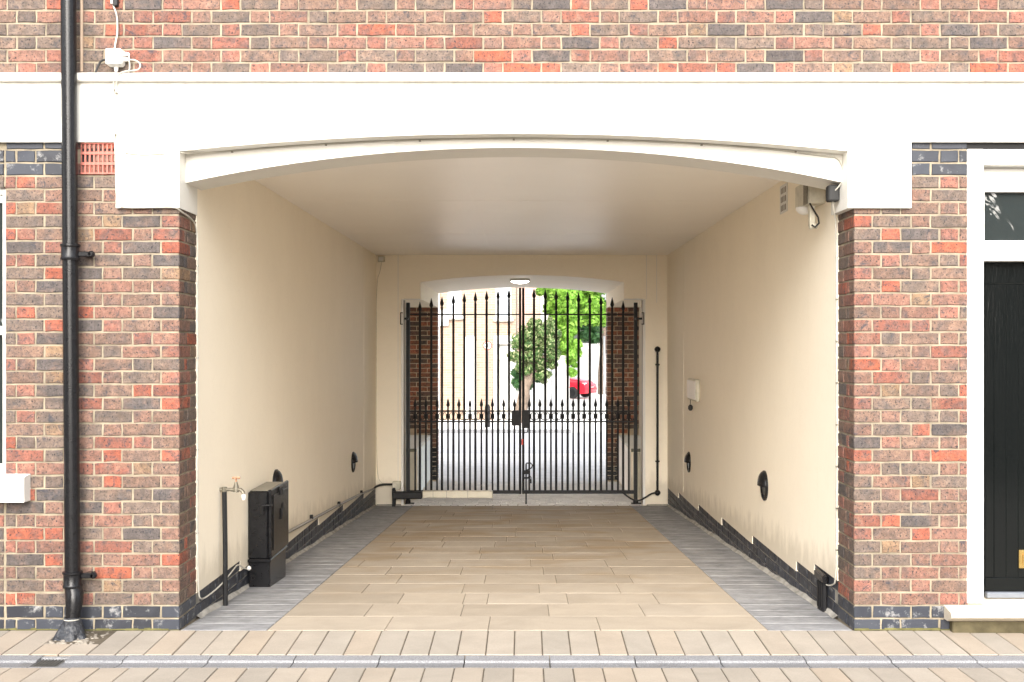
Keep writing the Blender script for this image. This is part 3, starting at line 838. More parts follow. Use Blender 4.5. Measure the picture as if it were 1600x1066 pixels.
m.cbox(fx1+.001,3.559,yy-.02,.15,tz0+.002,tz0+.053,.004)
m.box(fx1+.001,3.559,.1,.15,tz1+.001,W(0,259,6.6).z)
tr=obj('transom_light',m,M_WHITE,dr)
m=MB(); m.box(fx1+.03,3.53,yy+.04,yy+.045,W(0,376,D0+yy).z,W(0,300,D0+yy).z); obj('pane',m,M_GLASS,tr,0)
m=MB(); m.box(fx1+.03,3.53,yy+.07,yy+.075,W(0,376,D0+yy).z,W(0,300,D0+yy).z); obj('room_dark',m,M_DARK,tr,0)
dz0,dz1=W(0,932,D0+dY).z,tz0-.002; dxe=3.55
dleaf=obj('door_leaf',MB().box(dx0,dxe,dY+.012,dY+.05,dz0,dz1),M_DOOR,dr,0)
hx=dz1-.125; 
m=MB(); m.cbox(dx0+.001,dxe-.001,dY-.002,dY+.011,hx,dz1-.001,.004); obj('top_rail',m,M_DOOR,dleaf)
m=MB(); m.cbox(dx0+.001,dxe-.001,dY-.002,dY+.011,dz0+.03,dz0+.11,.004); obj('bottom_rail',m,M_DOOR,dleaf)
m=MB(); m.cbox(dx0+.001,dx0+.052,dY-.002,dY+.011,dz0+.11,hx,.003); m.cbox(dxe-.052,dxe-.001,dY-.002,dY+.011,dz0+.11,hx,.003); obj('stile',m,M_DOOR,dleaf)
x=dx0+.053; 
while x<dxe-.06:
    x2=min(x+.070,dxe-.053); m=MB(); m.cbox(x+.0003,x2-.0003,dY,dY+.011,dz0+.11,hx,.002); obj('board',m,M_DOOR,dleaf); x=x2
m=MB(); m.cbox(dx0+.0,dxe,dY-.03,dY+.01,dz0-.005,dz0+.028,.005); obj('threshold_bar',m,M_LEAD,dr)
lp=W(1591,0,D0+dY).x; m=MB(); m.cbox(lp,lp+.25,dY-.012,dY-.003,W(0,888,D0+dY).z,W(0,859,D0+dY).z,.003); l_=obj('letter_plate',m,M_BRASS,dr)
m=MB(); m.cbox(lp+.02,lp+.23,dY-.018,dY-.012,W(0,882,D0+dY).z,W(0,865,D0+dY).z,.003); obj('flap',m,M_BRASS,l_)
ds=thing0('door_step','pale stone doorstep with rounded nose under the black door','step')
m=MB(); s0=W(1487,0,6.48).x; zs1=W(0,940,6.5).z
nose=[(.1,.075),(-.07,.075-.02),(-.095,.068),(-.115,.088),(-.115,.098),(-.10,.112),(-.06,zs1-.004),(.2,zs1+.02),(.2,.075)]
nose=[(.2,.066),(-.060,.066),(-.075,.080),(-.105,.086),(-.120,.098),(-.120,.110),(-.105,.124),(-.06,.132),(-.0,.142),(.2,.175)]
m.prism(nose[::-1],'x',s0,3.9); obj('tread',m,M_SILL,ds,50)
m=MB(); m.cbox(s0+.03,3.88,-.055,.0-.001,-.02,.066,.006); obj('riser',m,mortar('mossy_riser',(.10,.085,.05),.4),ds)

# ================================================================== CABLES AND BOXES ON THE FACADE
def cable(label,pts,r=.004,mat=M_CABLE,name='cable',clips=None,cat='cable'):
    # smooth the polyline
    P=[Vector(p) for p in pts]
    for _ in range(2):
        Q=[P[0]]
        for a,b_ in zip(P,P[1:]): Q+= [a*.75+b_*.25,a*.25+b_*.75]
        Q.append(P[-1]); P=Q
    m=MB(); m.tube(P,r,6); o=tag(obj(name,m,mat,None,60),label,cat)
    if clips:
        for c in clips:
            q=MB(); q.cbox(c[0]-.006,c[0]+.006,c[1]-.005,c[1]+.008,c[2]-.004,c[2]+.004,.001); obj('clip',q,M_OLDBRASS,o)
    return o
B=-.031
def fp(px,py,y=B): return W(px,py,D0+y)
jb=thing0('junction_box','white square cable junction box on the brick above the beam','junction box')
c0=fp(178.5,89,-.06)
m=MB(); m.cbox(c0.x-.048,c0.x+.045,-.07,-.002,c0.z-.047,c0.z+.047,.010); obj('box_body',m,M_PLAST,jb)
m=MB(); m.cbox(c0.x-.045,c0.x+.042,-.078,-.070,c0.z-.044,c0.z+.044,.004); obj('box_lid',m,M_PLAST,jb)
for dx,dz in ((.033,.035),(.033,-.035),(-.035,-.035)):
    m=MB(); m.lathe((0,0,0),[(.004,0),(.004,.003)],8,Matrix.Translation((c0.x+dx,-.078,c0.z+dz))@Matrix.Rotation(math.pi/2,4,'X')); obj('screw',m,M_IRONM,jb)
for (dx,dz,ang) in ((.06,.022,0),(.06,-.008,0)):
    m=MB(); m.tube([(c0.x+.044,-.03,c0.z+dz),(c0.x+.06,-.03,c0.z+dz),(c0.x+.075,-.03,c0.z+dz)],[.014,.012,.008],10); obj('gland',m,M_PLAST,jb)
m=MB(); m.tube([(c0.x,-.03,c0.z-.046),(c0.x,-.03,c0.z-.06),(c0.x,-.03,c0.z-.076)],[.013,.013,.008],10); obj('gland',m,M_PLAST,jb)
cable('white cable coming down the brick into the top of the junction box',[fp(173,-40,-.012),fp(175,5,-.012),fp(183,22,-.012),fp(184,50,-.012),fp(180,70,-.03),fp(179,78,-.04)],.0055)
cable('short black cable looping from the left of the junction box to the beam',[(c0.x-.045,-.03,c0.z-.008),fp(158,94,-.03),fp(153,104,-.03),fp(149,114,-.05)],.006,M_RUBBER)
cable('white cable looping out of the right side of the junction box',[(c0.x+.075,-.03,c0.z+.022),fp(201,88,-.04),fp(203,104,-.04),fp(201,114,-.064)],.004)
cable('white cable from the junction box, down the beam and along the arch edge',[(c0.x+.075,-.03,c0.z-.008),fp(212,94,-.04),fp(220,100,-.04),fp(218,109,-.064),fp(205,111,-.066),fp(192,112,-.066),fp(183,118,-.068),fp(181,140),fp(181,175),fp(182,212),fp(186,232),fp(197,240),fp(230,242),fp(278,238,-.03)]
      +[Vector((x,.094,z-.006)) for x,z in a1[1:-1:3]]+[Vector((a1[-1][0]-.10,.094,a1[-1][1]-.012)),W(1308,245,6.69),W(1317,262,6.69),W(1319,280,6.69),W(1312,290,6.72),W(1303,300,6.75)],.0045,
      clips=[fp(178,141,-.035),fp(182,146,-.035),fp(181,211,-.035)]+[Vector((x,.09,z-.012)) for x,z in a1[2:-1:4]])
cable('white cable running straight down the beam below the junction box',[(c0.x,-.03,c0.z-.076),fp(178,118,-.07),fp(177,140),fp(178.5,175),fp(179,215),fp(180,225,-.03),fp(181.5,300,-.03),fp(184,322,-.03),fp(200,325,-.03),fp(240,324,-.03),fp(275,323,-.03),(XL+.008,.02,zh-.02),(XL+.01,.16,zh-.03),(XL+.01,.31,zh-.06),(XL+.012,.325,zh-.2),(XL+.012,.325,1.8),(XL+.012,.325,1.0),(XL+.012,.325,.3),(XL+.014,.335,.16)]+[WL(312,937,.02),WL(322,934,.02),WL(345,915,.02),WL(365,890,.02),WL(372,881,.02),WL(380,888,.03),WL(388,889,.05)],.005,
      clips=[(XL+.01,.328,2.1),(XL+.01,.328,1.55),(XL+.01,.328,1.0),(XL+.01,.328,.5)])
m=MB(); m.tube([fp(127.5,-60,-.004),fp(127.5,112,-.004)],.009,8); tag(obj('expansion_joint_strip',m,simple('brown_sealant',(.34,.25,.18),.7)),'thin brown vertical strip on the upper brick wall beside the downpipe','trim strip')
m=MB(); c1=fp(181,0,-.02); m.tube([fp(175,-40,-.02),fp(175,6,-.02)],.008,8); tag(obj('cable_gland',m,M_PLAST),'white cable end fitting at the top edge above the junction box','cable fitting')
m=MB(); m.cbox(c1.x-.015,c1.x+.012,-.03,-.002,c1.z-.035,c1.z+.2,.003); tag(obj('bracket_box',m,M_IRONM),'small black bracket at the top edge of the brick wall','bracket')
cable('thin cable clipped down the brick edge of the right pier',[(1.80,.18,2.47),(1.81,.2,2.43),(XR-.02,.30,zh-.06),(XR-.012,.328,2.0),(XR-.012,.328,1.2),(XR-.012,.328,.6),(XR-.012,.33,.21),WR(1300,915,.012),WR(1291,915,.012),WR(1280,900,.012),WR(1276,893,.012)],.005,
      clips=[(XR-.012,.32,z) for z in (2.15,1.9,1.65,1.4,1.15,.9,.65,.4)])

# equipment on the right wall under the arch
eb=thing0('equipment_box','grey box fixed high on the right passage wall behind the arch','box')
m=MB(); m.cbox(XR-.115,XR-.004,.60,.95,2.51,2.66,.008); obj('box_body',m,M_GREYBOX,eb)
m=MB(); m.cbox(XR-.122,XR-.116,.60,.70,2.508,2.664,.002); obj('box_lid',m,M_OLDBRASS,eb)
m=MB(); m.lathe((0,0,0),[(.055,0),(.052,-.018),(.035,-.038),(.012,-.048)][::-1],16,Matrix.Translation((XR-.09,.80,2.508))); tag(obj('dome_lamp',m,M_PLAST),'white dome under the grey box on the right wall','lamp')
ca=thing0('security_camera','small weathered bracket with black cable hanging below the grey box','bracket')
m=MB(); m.cbox(XR-.10,XR-.065,.62,.66,2.37,2.50,.004); m.cbox(XR-.10,XR-.05,.61,.65,2.355,2.385,.004); obj('arm',m,M_GREYBOX,ca)
m=MB(); m.tube([(XR-.105,.60,2.51),(XR-.085,.59,2.47),(XR-.055,.59,2.42),(XR-.05,.59,2.385),(XR-.075,.59,2.36),(XR-.095,.59,2.375)],.006,6); obj('black_lead',m,M_RUBBER,ca)
m=MB(); m.cbox(1.768,1.832,.14,.22,2.467,2.562,.008); tag(obj('black_box',m,M_RUBBER),'small black box at the right end of the arch beside the grey box','box')
vt=thing0('wall_vent','white vertical vent plate with three grilles high on the right wall','vent')
m=MB(); v0=WR(1221,289); v1=WR(1232,333); yA,yB=sorted((v0.y,v1.y)); m.cbox(XR-.012,XR-.004,yA,yB,2.585,2.79,.003); obj('plate',m,M_PLAST,vt)
for k in range(3):
    for j in range(4):
        m=MB(); y=yA+.03+j*.045; z=2.60+k*.063; m.box(XR-.0135,XR-.012,y,y+.02,z,z+.042); obj('slot',m,simple('vent_slot',(.16,.14,.11),.8) if k+j==0 else bpy.data.materials['vent_slot'],vt,0)

# eyelid vents
def eyelid(sg,d,z,label):
    X=(XL+.004) if sg<0 else (XR-.004); f=-sg
    t=thing('eyelid_wall_light',label,'wall light',(X,d-D0,z),'round black hooded wall lights')
    Mx=Matrix.Rotation(f*math.pi/2,4,'Y')
    m=MB(); m.lathe((0,0,0),[(.118,0),(.118,.012),(.108,.018),(.100,.018),(.096,.010)],26,Mx); obj('bezel',m,M_IRON,t)
    m=MB(); m.lathe((0,0,0),[(.095,.006),(.06,.012),(.0,.014)],22,Mx); obj('lens',m,simple('dark_lens',(.05,.055,.05),.3) if 'dark_lens' not in bpy.data.materials else bpy.data.materials['dark_lens'],t)
    v=[];f_=[];NU,NV=14,8
    for i in range(NU+1):
        a=math.pi*i/NU
        for j in range(NV+1):
            b_=math.pi/2*j/NV
            # quarter sphere: rim on the wall upper half circle, sweeping out to the horizontal edge
            y=.112*math.cos(a); up=.112*math.sin(a)
            v.append((f*(.012+.045*math.sin(a)*math.sin(b_)),y,up*math.cos(b_)+.0))
    for i in range(NU):
        for j in range(NV):
            q=(i*(NV+1)+j,(i+1)*(NV+1)+j,(i+1)*(NV+1)+j+1,i*(NV+1)+j+1); f_.append(q if sg<0 else q[::-1])
    m=MB(); m.add(v,f_); o=obj('hood',m,M_IRON,t,60)
    so_=o.modifiers.new('t','SOLIDIFY'); so_.thickness=.004
    return t
eyelid(-1,9.12,.535,'round black hooded wall light on the left wall just behind the black cabinet')
eyelid(-1,13.2,.305,'round black hooded wall light at the far end of the left wall')
eyelid(1,9.03,.535,'round black hooded wall light in the middle of the right wall, the nearest')
eyelid(1,13.2,.305,'round black hooded wall light at the far end of the right wall below the intercom')
ic=thing0('intercom','cream entry phone box on the right passage wall with black tag hanging below','intercom')
y0,y1=WR(1095,600).y,WR(1079,600).y
m=MB(); m.cbox(XR-.05,XR-.004,y0+.02,y1-.1,1.03,1.27,.014); obj('case',m,M_GREYBOX,ic)
m=MB(); m.cbox(XR-.058,XR-.0505,y0+.04,y1-.12,1.05,1.25,.004); obj('cover',m,M_PLAST,ic)
m=MB(); m.tube([(XR-.03,y1-.2,1.03),(XR-.03,y1-.2,.98)],.004,6); m.lathe((XR-.03,y1-.2,.94),[(.01,-.035),(.026,-.015),(.026,.015),(.01,.035)],10); obj('tag',m,M_RUBBER,ic)

# ================================================================== METER CABINET, TAP, DRAIN
mc=thing0('meter_cabinet','black painted iron meter cabinet standing against the left wall','cabinet')
cx0,cx1=XL+.006,-1.800; cy0,cy1=1.60,2.17; cz0,cz1=.107,.593
m=MB(); m.cbox(cx0,cx1-.02,cy0,cy1,cz0,cz1,.014); obj('case',m,M_IRON,mc)
m=MB(); m.cbox(cx1-.019,cx1+.003,cy0-.012,cy1+.012,cz0+.012,cz1+.012,.006); dd=obj('door',m,M_IRON,mc)
m=MB(); m.cbox(cx1+.003,cx1+.010,cy0+.03,cy1-.03,cz0+.06,cz1-.03,.004); obj('door_panel',m,M_IRON,dd)
m=MB(); m.cbox(cx1+.01,cx1+.026,cy0+.24,cy0+.29,cz1-.06,cz1-.0,.004); m.cbox(cx1+.01,cx1+.02,cy0+.25,cy0+.29,cz0+.25,cz0+.33,.004); obj('latch',m,M_IRONM,dd)
m=MB(); m.lathe((0,0,0),[(.028,0),(.030,.004),(.012,.008)],12,Matrix.Translation((cx1+.009,cy0+.33,cz1-.15))@Matrix.Rotation(math.pi/2,4,'Y')); obj('maker_badge',m,M_IRONM,dd)
m=MB(); m.tube([(cx1-.06,cy0-.022,cz1-.10),(cx1+.012,cy0-.022,cz1-.095)],.009,8); m.cbox(cx1-.07,cx1-.045,cy0-.034,cy0-.001,cz1-.165,cz1-.10,.005); obj('hasp',m,M_IRON,mc)
m=MB(); m.cbox(cx0+.004,cx1-.012,cy0+.010,cy1-.02,FZ(cy1)-.02,cz0-.001,.006); obj('plinth',m,M_IRON,mc)
m=MB(); m.cbox(cx0,cx1-.002,cy0-.010,cy1+.004,cz0-.018,cz0+.006,.006); obj('skirt_moulding',m,M_IRON,mc)
m=MB(); m.cbox(cx0+.01,cx1-.03,cy0+.03,cy1-.02,cz1,cz1+.004,.001); obj('dusty_top',m,simple('dust',(.20,.18,.14),.95),mc)
m=MB(); m.lathe((0,0,0),[(.004,-.016),(.014,-.008),(.016,0),(.014,.008),(.004,.016)],10,Matrix.Translation(WL(389,888,.06))); tag(obj('cable_end',m,M_PLAST),'white round cable end at the foot of the black cabinet','cable fitting')
# tap and standpipe
tp=thing0('garden_tap','old brass tap with red handle on a black standpipe by the left wall','tap')
tb=W(352,766,7.46)
fy=tb.y; X0=tb.x
m=MB(); m.tube([(X0+.006,fy-.02,FZ(fy)+.0),(X0,fy,.30),(X0-.006,fy,tb.z)],.016,10); obj('standpipe',m,M_IRONM,tp)
m=MB(); m.tube([(X0-.006,fy,tb.z-.01),(X0-.006,fy,tb.z+.02)],.018,10); m.tube([(XL+.002,fy,tb.z+.004),(X0-.006,fy,tb.z+.004),(X0+.03,fy,tb.z+.004),(X0+.075,fy,tb.z)],[.013,.012,.011,.017],10)
m.tube([(X0+.068,fy,tb.z-.012),(X0+.070,fy,tb.z+.02),(X0+.070,fy,tb.z+.055)],[.019,.018,.008],12)
m.tube([(X0+.07,fy,tb.z+.003),(X0+.10,fy-.006,tb.z+.004),(X0+.118,fy-.01,tb.z-.012),(X0+.12,fy-.01,tb.z-.028)],[.013,.012,.011,.013],10); obj('tap_body',m,M_OLDBRASS,tp)
m=MB(); m.tube([(X0+.07,fy,tb.z+.05),(X0+.07,fy,tb.z+.082)],.006,8); m.tube([(X0+.045,fy,tb.z+.078),(X0+.07,fy,tb.z+.082),(X0+.095,fy,tb.z+.078)],[.007,.005,.007],8); m.tube([(X0+.07,fy-.022,tb.z+.078),(X0+.07,fy+.022,tb.z+.078)],.006,8); obj('tap_handle',m,M_COPPER,tp)
m=MB(); m.tube([(X0+.12,fy-.01,tb.z-.026),(X0+.121,fy-.01,tb.z-.045),(X0+.122,fy-.01,tb.z-.062)],[.015,.015,.010],10); obj('hose_connector',m,M_PLAST,tp)
# drain spout on the right
ho=thing0('drain_spout','black flat drain pipe with lugged head at the foot of the right wall','drain pipe')
y0,y1=.56,.76
m=MB(); m.cbox(XR-.026,XR+.003,y0+.03,y1-.03,FZ(y1)-.01,.17,.008); obj('pipe',m,M_IRONM,ho)
m=MB(); m.cbox(XR-.036,XR+.003,y0-.01,y1+.02,.145,.205,.012); obj('head',m,M_IRON,ho)
for y in (y0+.05,y0+.10,y0+.15):
    m=MB(); m.cbox(XR-.032,XR-.0265,y-.008,y+.008,-.02,.145,.002); obj('rib',m,M_IRONM,ho)
# conduit on the left wall
cable('grey conduit clipped along the foot of the left wall behind the cabinet',[WL(449,832,.02),WL(487,812,.02),WL(530,789,.02),WL(565,771,.02),WL(584,764,.02)],.013,simple('conduit_grey',(.24,.22,.19),.5),'conduit',clips=None,cat='pipe')
for px,py,lab in ((487,808,'dark clip on the grey conduit, nearest the black cabinet'),(530,787,'middle one of three dark clips on the grey conduit'),(565,769,'dark clip on the grey conduit, nearest the gate corner')):
    c=WL(px,py,.02); m=MB(); m.cbox(c.x-.018,c.x+.012,c.y-.02,c.y+.02,c.z-.03,c.z+.02,.004); tag(obj('conduit_clip',m,M_IRONM),lab,'pipe clip','clips on the grey conduit')
cable('thick black cable from the conduit across the left gate pier',[WL(584,764,.02),W(588,760,15.15),W(597,757,15.15),W(613,757,15.15)],.014,M_RUBBER)
# ================================================================== GATE
GD=15.45; GY=GD-D0
def gp(px,py): return W(px,py,GD)
TALL_L=[(656.1,471),(673.9,465.5),(690.6,463),(708.4,460),(725.5,457.7),(742.8,456),(760.4,454),(778.2,452.5),(795.3,451)]
TALL_R=[(834.4,450.5),(852,452),(869,453.2),(887,455),(904,457),(921.6,459.2),(939,461.5),(956.5,464.5),(973.6,470)]
SH_L=[648.7,665.5,682.9,700,717,734.4,752.2,769.6,787.1,803.8]
SH_R=[827,843.5,860.8,878.5,895.6,912.8,930.6,948,965.5,982.5]
zbt_=gp(0,769).z
def spear(mb,x,ztip,s=1.0):
    mb.lathe((x,GY,ztip),[(.012*s,-.175*s),(.012*s,-.158*s),(.018*s,-.150*s),(.011*s,-.140*s),(.013*s,-.132*s),(.026*s,-.105*s),(.024*s,-.09*s),(.012*s,-.04*s),(.001,0)],8)
def bar(parent,x,ztop,r,name):
    m=MB(); m.tube([(x,GY,zbt_),(x,GY,ztop-.15)],r,8); b_=obj(name,m,M_IRONM,parent)
    m=MB(); spear(m,x,ztop,1.0 if name=='tall_bar' else .92); obj('spearhead',m,M_IRONM,b_)
z642,z659,z491=gp(0,642.5).z,gp(0,659).z,gp(0,491.5).z
def leaf(label,xa,xb,tall,short,hinge_px,stile_px,hs):
    t=thing0('iron_gate',label,'gate',group=None)
    for px,py in tall: bar(t,gp(px,0).x,gp(0,py).z,.0160,'tall_bar')
    for px in short: bar(t,gp(px,0).x,gp(0,622).z,.0125,'short_bar')
    x0,x1=sorted((gp(xa,0).x,gp(xb,0).x))
    m=MB(); m.cbox(x0,x1,GY-.009,GY+.009,z491-.009,z491+.009,.002); obj('top_rail',m,M_IRONM,t)
    for z in (z642,z659): m=MB(); m.cbox(x0,x1,GY-.015,GY+.015,z-.010,z+.010,.002); obj('middle_rail',m,M_IRONM,t)
    m=MB(); m.cbox(x0,x1,GY-.022,GY+.022,gp(0,771.5).z,gp(0,766.2).z,.003); obj('bottom_rail',m,M_IRONM,t)
    m=MB(); m.tube([(gp(stile_px,0).x,GY,gp(0,772).z),(gp(stile_px,0).x,GY,gp(0,450).z)],.0165,8); obj('stile',m,M_IRONM,t)
    hx=gp(hinge_px,0).x
    m=MB(); m.cbox(hx-.024,hx+.024,GY-.024,GY+.024,gp(0,785).z,gp(0,473).z,.004); obj('hinge_post',m,M_IRONM,t)
    # scrolls
    zm=(z642+z659)/2
    for px in short:
        x=gp(px,0).x; m=MB()
        m.lathe((x,GY,zm),[(.010,-.058),(.018,-.050),(.010,-.040),(.014,-.034),(.027,-.016),(.028,.008),(.020,.03),(.011,.042),(.016,.052),(.010,.062)],8)
        for s_ in (-1,1):
            pts=[(x+s_*(.030+.034*math.cos(a)-.0),GY,zm+.030+.022*math.sin(a)) for a in [2.9,2.2,1.4,.5,-.3,-1.2]]
            m.tube([(x+s_*.018,GY,zm-.01),(x+s_*.022,GY,zm+.02),(x+s_*.032,GY,zm+.046),(x+s_*.050,GY,zm+.050),(x+s_*.060,GY,zm+.038),(x+s_*.052,GY,zm+.026)],.005,5)
            m.tube([(x+s_*.016,GY,zm+.0),(x+s_*.024,GY,zm-.03),(x+s_*.042,GY,zm-.046),(x+s_*.062,GY,zm-.046),(x+s_*.068,GY,zm-.034),(x+s_*.058,GY,zm-.028)],.006,5)
            m.lathe((x+s_*.062,GY,zm-.045),[(.004,-.012),(.011,0),(.004,.012)],6)
        obj('scroll_ornament',m,M_IRONM,t)
    # hinge
    wx=gp(629 if hs<0 else 1003,0).x
    m=MB(); z=gp(0,498.5).z; m.cbox(min(hx,wx),max(hx,wx),GY-.16,GY-.13,z-.014,z+.014,.003); m.tube([(hx,GY,z),(hx,GY-.15,z)],.016,8)
    for zz in (z+.075,z-.075): m.tube([(wx,8.66,zz),(wx,8.60,zz),(wx+(-hs)*.03,8.60,zz)],.007,6)
    m.tube([(wx,8.60,z-.08),(wx,8.60,z+.08)],.007,6); obj('hinge',m,M_IRONM,t)
    m=MB(); m.cbox(hx-.06,hx+.08,GY-.05,GY+.05,gp(0,787.5).z,gp(0,786).z,.003); m.lathe((hx,GY,gp(0,786).z),[(.035,0),(.035,.03),(.024,.05)],10); obj('floor_pivot',m,M_IRONM,t)
    return t
gl=leaf('left leaf of the black wrought iron gate with spear tipped bars',638,813,TALL_L,SH_L,637.6,812.6,-1)
grt=leaf('right leaf of the black wrought iron gate with spear tipped bars and lock box',817,993,TALL_R,SH_R,993.2,817.6,1)
m=MB(); m.cbox(gp(799.5,0).x,gp(814.6,0).x,GY-.04,GY+.04,gp(0,665).z,gp(0,641.7).z,.004); obj('lock_box',m,M_IRONM,gl)
m=MB(); m.cbox(gp(815.2,0).x,gp(827.5,0).x,GY-.04,GY+.04,gp(0,669).z,gp(0,641).z,.004); obj('lock_box',m,M_IRONM,grt)
m=MB(); x=gp(823,0).x; z=gp(0,669).z; m.tube([(x-.03,GY-.03,z-.06),(x-.005,GY-.05,z-.062),(x+.012,GY-.05,z-.045),(x+.014,GY-.03,z)],.007,6); obj('handle',m,M_IRONM,grt)
m=MB(); m.cbox(gp(816,0).x-.012,gp(816,0).x+.012,GY-.022,GY-.019,gp(0,695).z,gp(0,686).z,.001); obj('red_tape',m,M_RED,grt)
db=thing0('drop_bolt','black drop bolt with looped handle and padlock at the gate meeting','bolt')
x=gp(822,0).x; yy=GY-.045
m=MB(); m.tube([(x,yy,FZ(GY)-.0),(x,yy,gp(0,724).z)],.010,8); zz=gp(0,724).z
m.tube([(x,yy,zz-.01),(x+.01,yy,zz+.006),(x+.06,yy,zz+.008),(x+.085,yy,zz-.02),(x+.075,yy,zz-.055),(x+.035,yy,zz-.075),(x+.0,yy,zz-.095)],.009,7); obj('rod',m,M_IRONM,db)
m=MB(); z=gp(0,737).z; m.cbox(x-.03,x+.05,yy-.012,yy+.04,z-.03,z+.02,.003); m.cbox(x-.03,x+.03,yy-.012,yy+.04,z-.09,z-.07,.003); obj('keeper',m,M_IRONM,db)
m=MB(); z=gp(0,748).z; m.cbox(x+.03,x+.075,yy-.03,yy-.005,z-.055,z+.0,.005,); obj('padlock',m,M_IRONM,db)
m=MB(); m.tube([(x+.04,yy-.018,z),(x+.03,yy-.018,z+.03),(x+.05,yy-.018,z+.045),(x+.066,yy-.018,z+.025),(x+.066,yy-.018,z)],.006,6); obj('shackle',m,M_IRONM,db)
# gate motor
gm_=thing0('gate_motor','gate opener arm with black motor end and cream rail in front of the left leaf','gate opener')
A=lambda px,py:W(px,py,15.08)
m=MB(); a=A(613,779.5); b_=A(660,768); m.cbox(a.x,b_.x,a.y-.045,a.y+.045,a.z,b_.z,.012); obj('motor_housing',m,M_IRONM,gm_)
m=MB(); a=A(660.5,778); b_=A(770,768.2); m.cbox(a.x,b_.x,a.y-.04,a.y+.04,a.z,b_.z+.012,.008); obj('rail',m,M_ALU,gm_)
m=MB()
for px in (677,698,731): q=A(px,0).x; m.box(q-.003,q+.003,A(0,0).y-.0412,A(0,0).y+.041,a.z+.001,b_.z+.011)
obj('rail_joint',m,M_MOD,gm_)
m=MB(); a=A(612.5,792); m.cbox(a.x,a.x+.035,a.y+.0,8.649,a.z,A(0,766).z+.02,.004); obj('bracket',m,M_IRONM,gm_)
m=MB(); a=W(613,765,15.2); b_=W(626,752,15.2); m.cbox(a.x,b_.x,8.56,8.649,a.z,b_.z,.008); tag(obj('terminal_box',m,M_GREYBOX),'cream terminal box above the gate motor on the left pier','junction box')
# conduit on the right gate pier
rc=thing0('gate_conduit','black vertical pipe with ball ends on the right gate pier','pipe')
x=W(1028,0,15.15).x; yy=8.60; za,zb3=W(0,546,15.2).z,W(0,770,15.2).z
m=MB(); m.tube([(x,yy,zb3),(x,yy,za)],.016,10); obj('pipe',m,M_IRON,rc)
for z in (za,zb3): m=MB(); m.lathe((x,yy,z),[(.006,-.042),(.028,-.030),(.040,-.008),(.040,.010),(.026,.030),(.006,.040)],14); obj('ball_end',m,M_IRON,rc)
for py in (570,721): z=W(0,py,15.2).z; m=MB(); m.lathe((x,yy,z),[(.017,-.012),(.03,-.008),(.03,.008),(.017,.012)],12); m.cbox(x-.008,x+.008,yy,8.649,z-.006,z+.006,.002); obj('collar',m,M_IRON,rc)
cable('black flexible cable drooping from the gate foot to the black pipe',[W(971,768,15.4),W(978,774,15.3),W(988,781,15.2),W(998,783,15.2),W(1008,778,15.2),W(1018,771,15.2),W(1026,770,15.15)],.011,M_RUBBER)
jb2=thing0('junction_box','small grey square box in the top left corner above the gate','junction box')
a,b_=W(590,409.5,15.2),W(601,399,15.2); m=MB(); m.cbox(a.x,b_.x,8.60,8.649,a.z,b_.z-.01,.008); obj('box_body',m,M_GREYBOX,jb2)
m=MB(); m.cbox(a.x+.015,b_.x-.015,8.592,8.60,a.z+.015,b_.z-.025,.003); obj('box_lid',m,M_PLAST,jb2)
cable('thin wire dropping from the corner box down the left gate pier',[W(596,410,15.22),W(594,425,15.22),W(588.5,437,15.22),W(588,520,15.22),W(588,640,15.22),W(589,740,15.22),W(594,755,15.22),W(612,760,15.22)],.0035,M_GREYBOX)
# ceiling lamp in the gateway
lmp=thing0('ceiling_lamp','oval white lamp lit on the soffit behind the gate arch','lamp')
lx=W(812.5,0,16.1).x; ly=9.5; lz=gz(430)-.004
m=MB(); m.lathe((lx,ly,0),[(.135,lz-.03),(.14,lz-.015),(.14,lz+.01)],26); obj('rim',m,M_PLAST,lmp)
m=MB(); m.lathe((lx,ly,0),[(.02,lz-.062),(.08,lz-.055),(.12,lz-.036),(.128,lz-.028)],24); obj('diffuser',m,M_LAMP,lmp)

# ================================================================== BEYOND THE GATE
ZG=-.56
m=MB(); m.box(-60,60,11.8,400,-1.2,ZG-.14); struct('ground_beyond',m,M_PAVE)
m=MB(); m.box(-30,30,11.8,16.78,-.8,-.537); pv=struct('pavement',m,M_PAVE)
# paving flags as joined relief
m=MB(); y=11.9; r=0
while y<16.6:
    x=-3.2+(r%2)*.3
    while x<3.2:
        m.cbox(x+.005,x+.595,y+.005,y+.445,-.56,-.532,.004); x+=.6
    y+=.45; r+=1
obj('paving_flags',m,M_SETTF,pv,30,kind='stuff')
m=MB(); x=-12
while x<12: m.cbox(x+.004,x+.896,16.78,16.93,-.8,-.535,.012); x+=.9
kb=struct('kerb',m,M_GRAN)
m=MB(); m.box(-30,30,16.93,23.9,-.9,-.64); struct('road',m,M_ASPH)
m=MB(); m.add([(-30,18.9,-.636),(30,18.9,-.636),(30,19.0,-.636),(-30,19.0,-.636)],[(0,1,2,3)]); struct('road_marking',m,simple('white_line',(.7,.7,.68),.7))
m=MB(); m.box(-30,1.2,23.9,28.6,-.9,-.56); m.box(-30,30,28.6,31,-.9,-.562); struct('far_pavement',m,M_PAVE)
m=MB(); m.cbox(-30,1.2,23.78,23.9,-.9,-.545,.01); struct('far_kerb',m,M_GRAN)
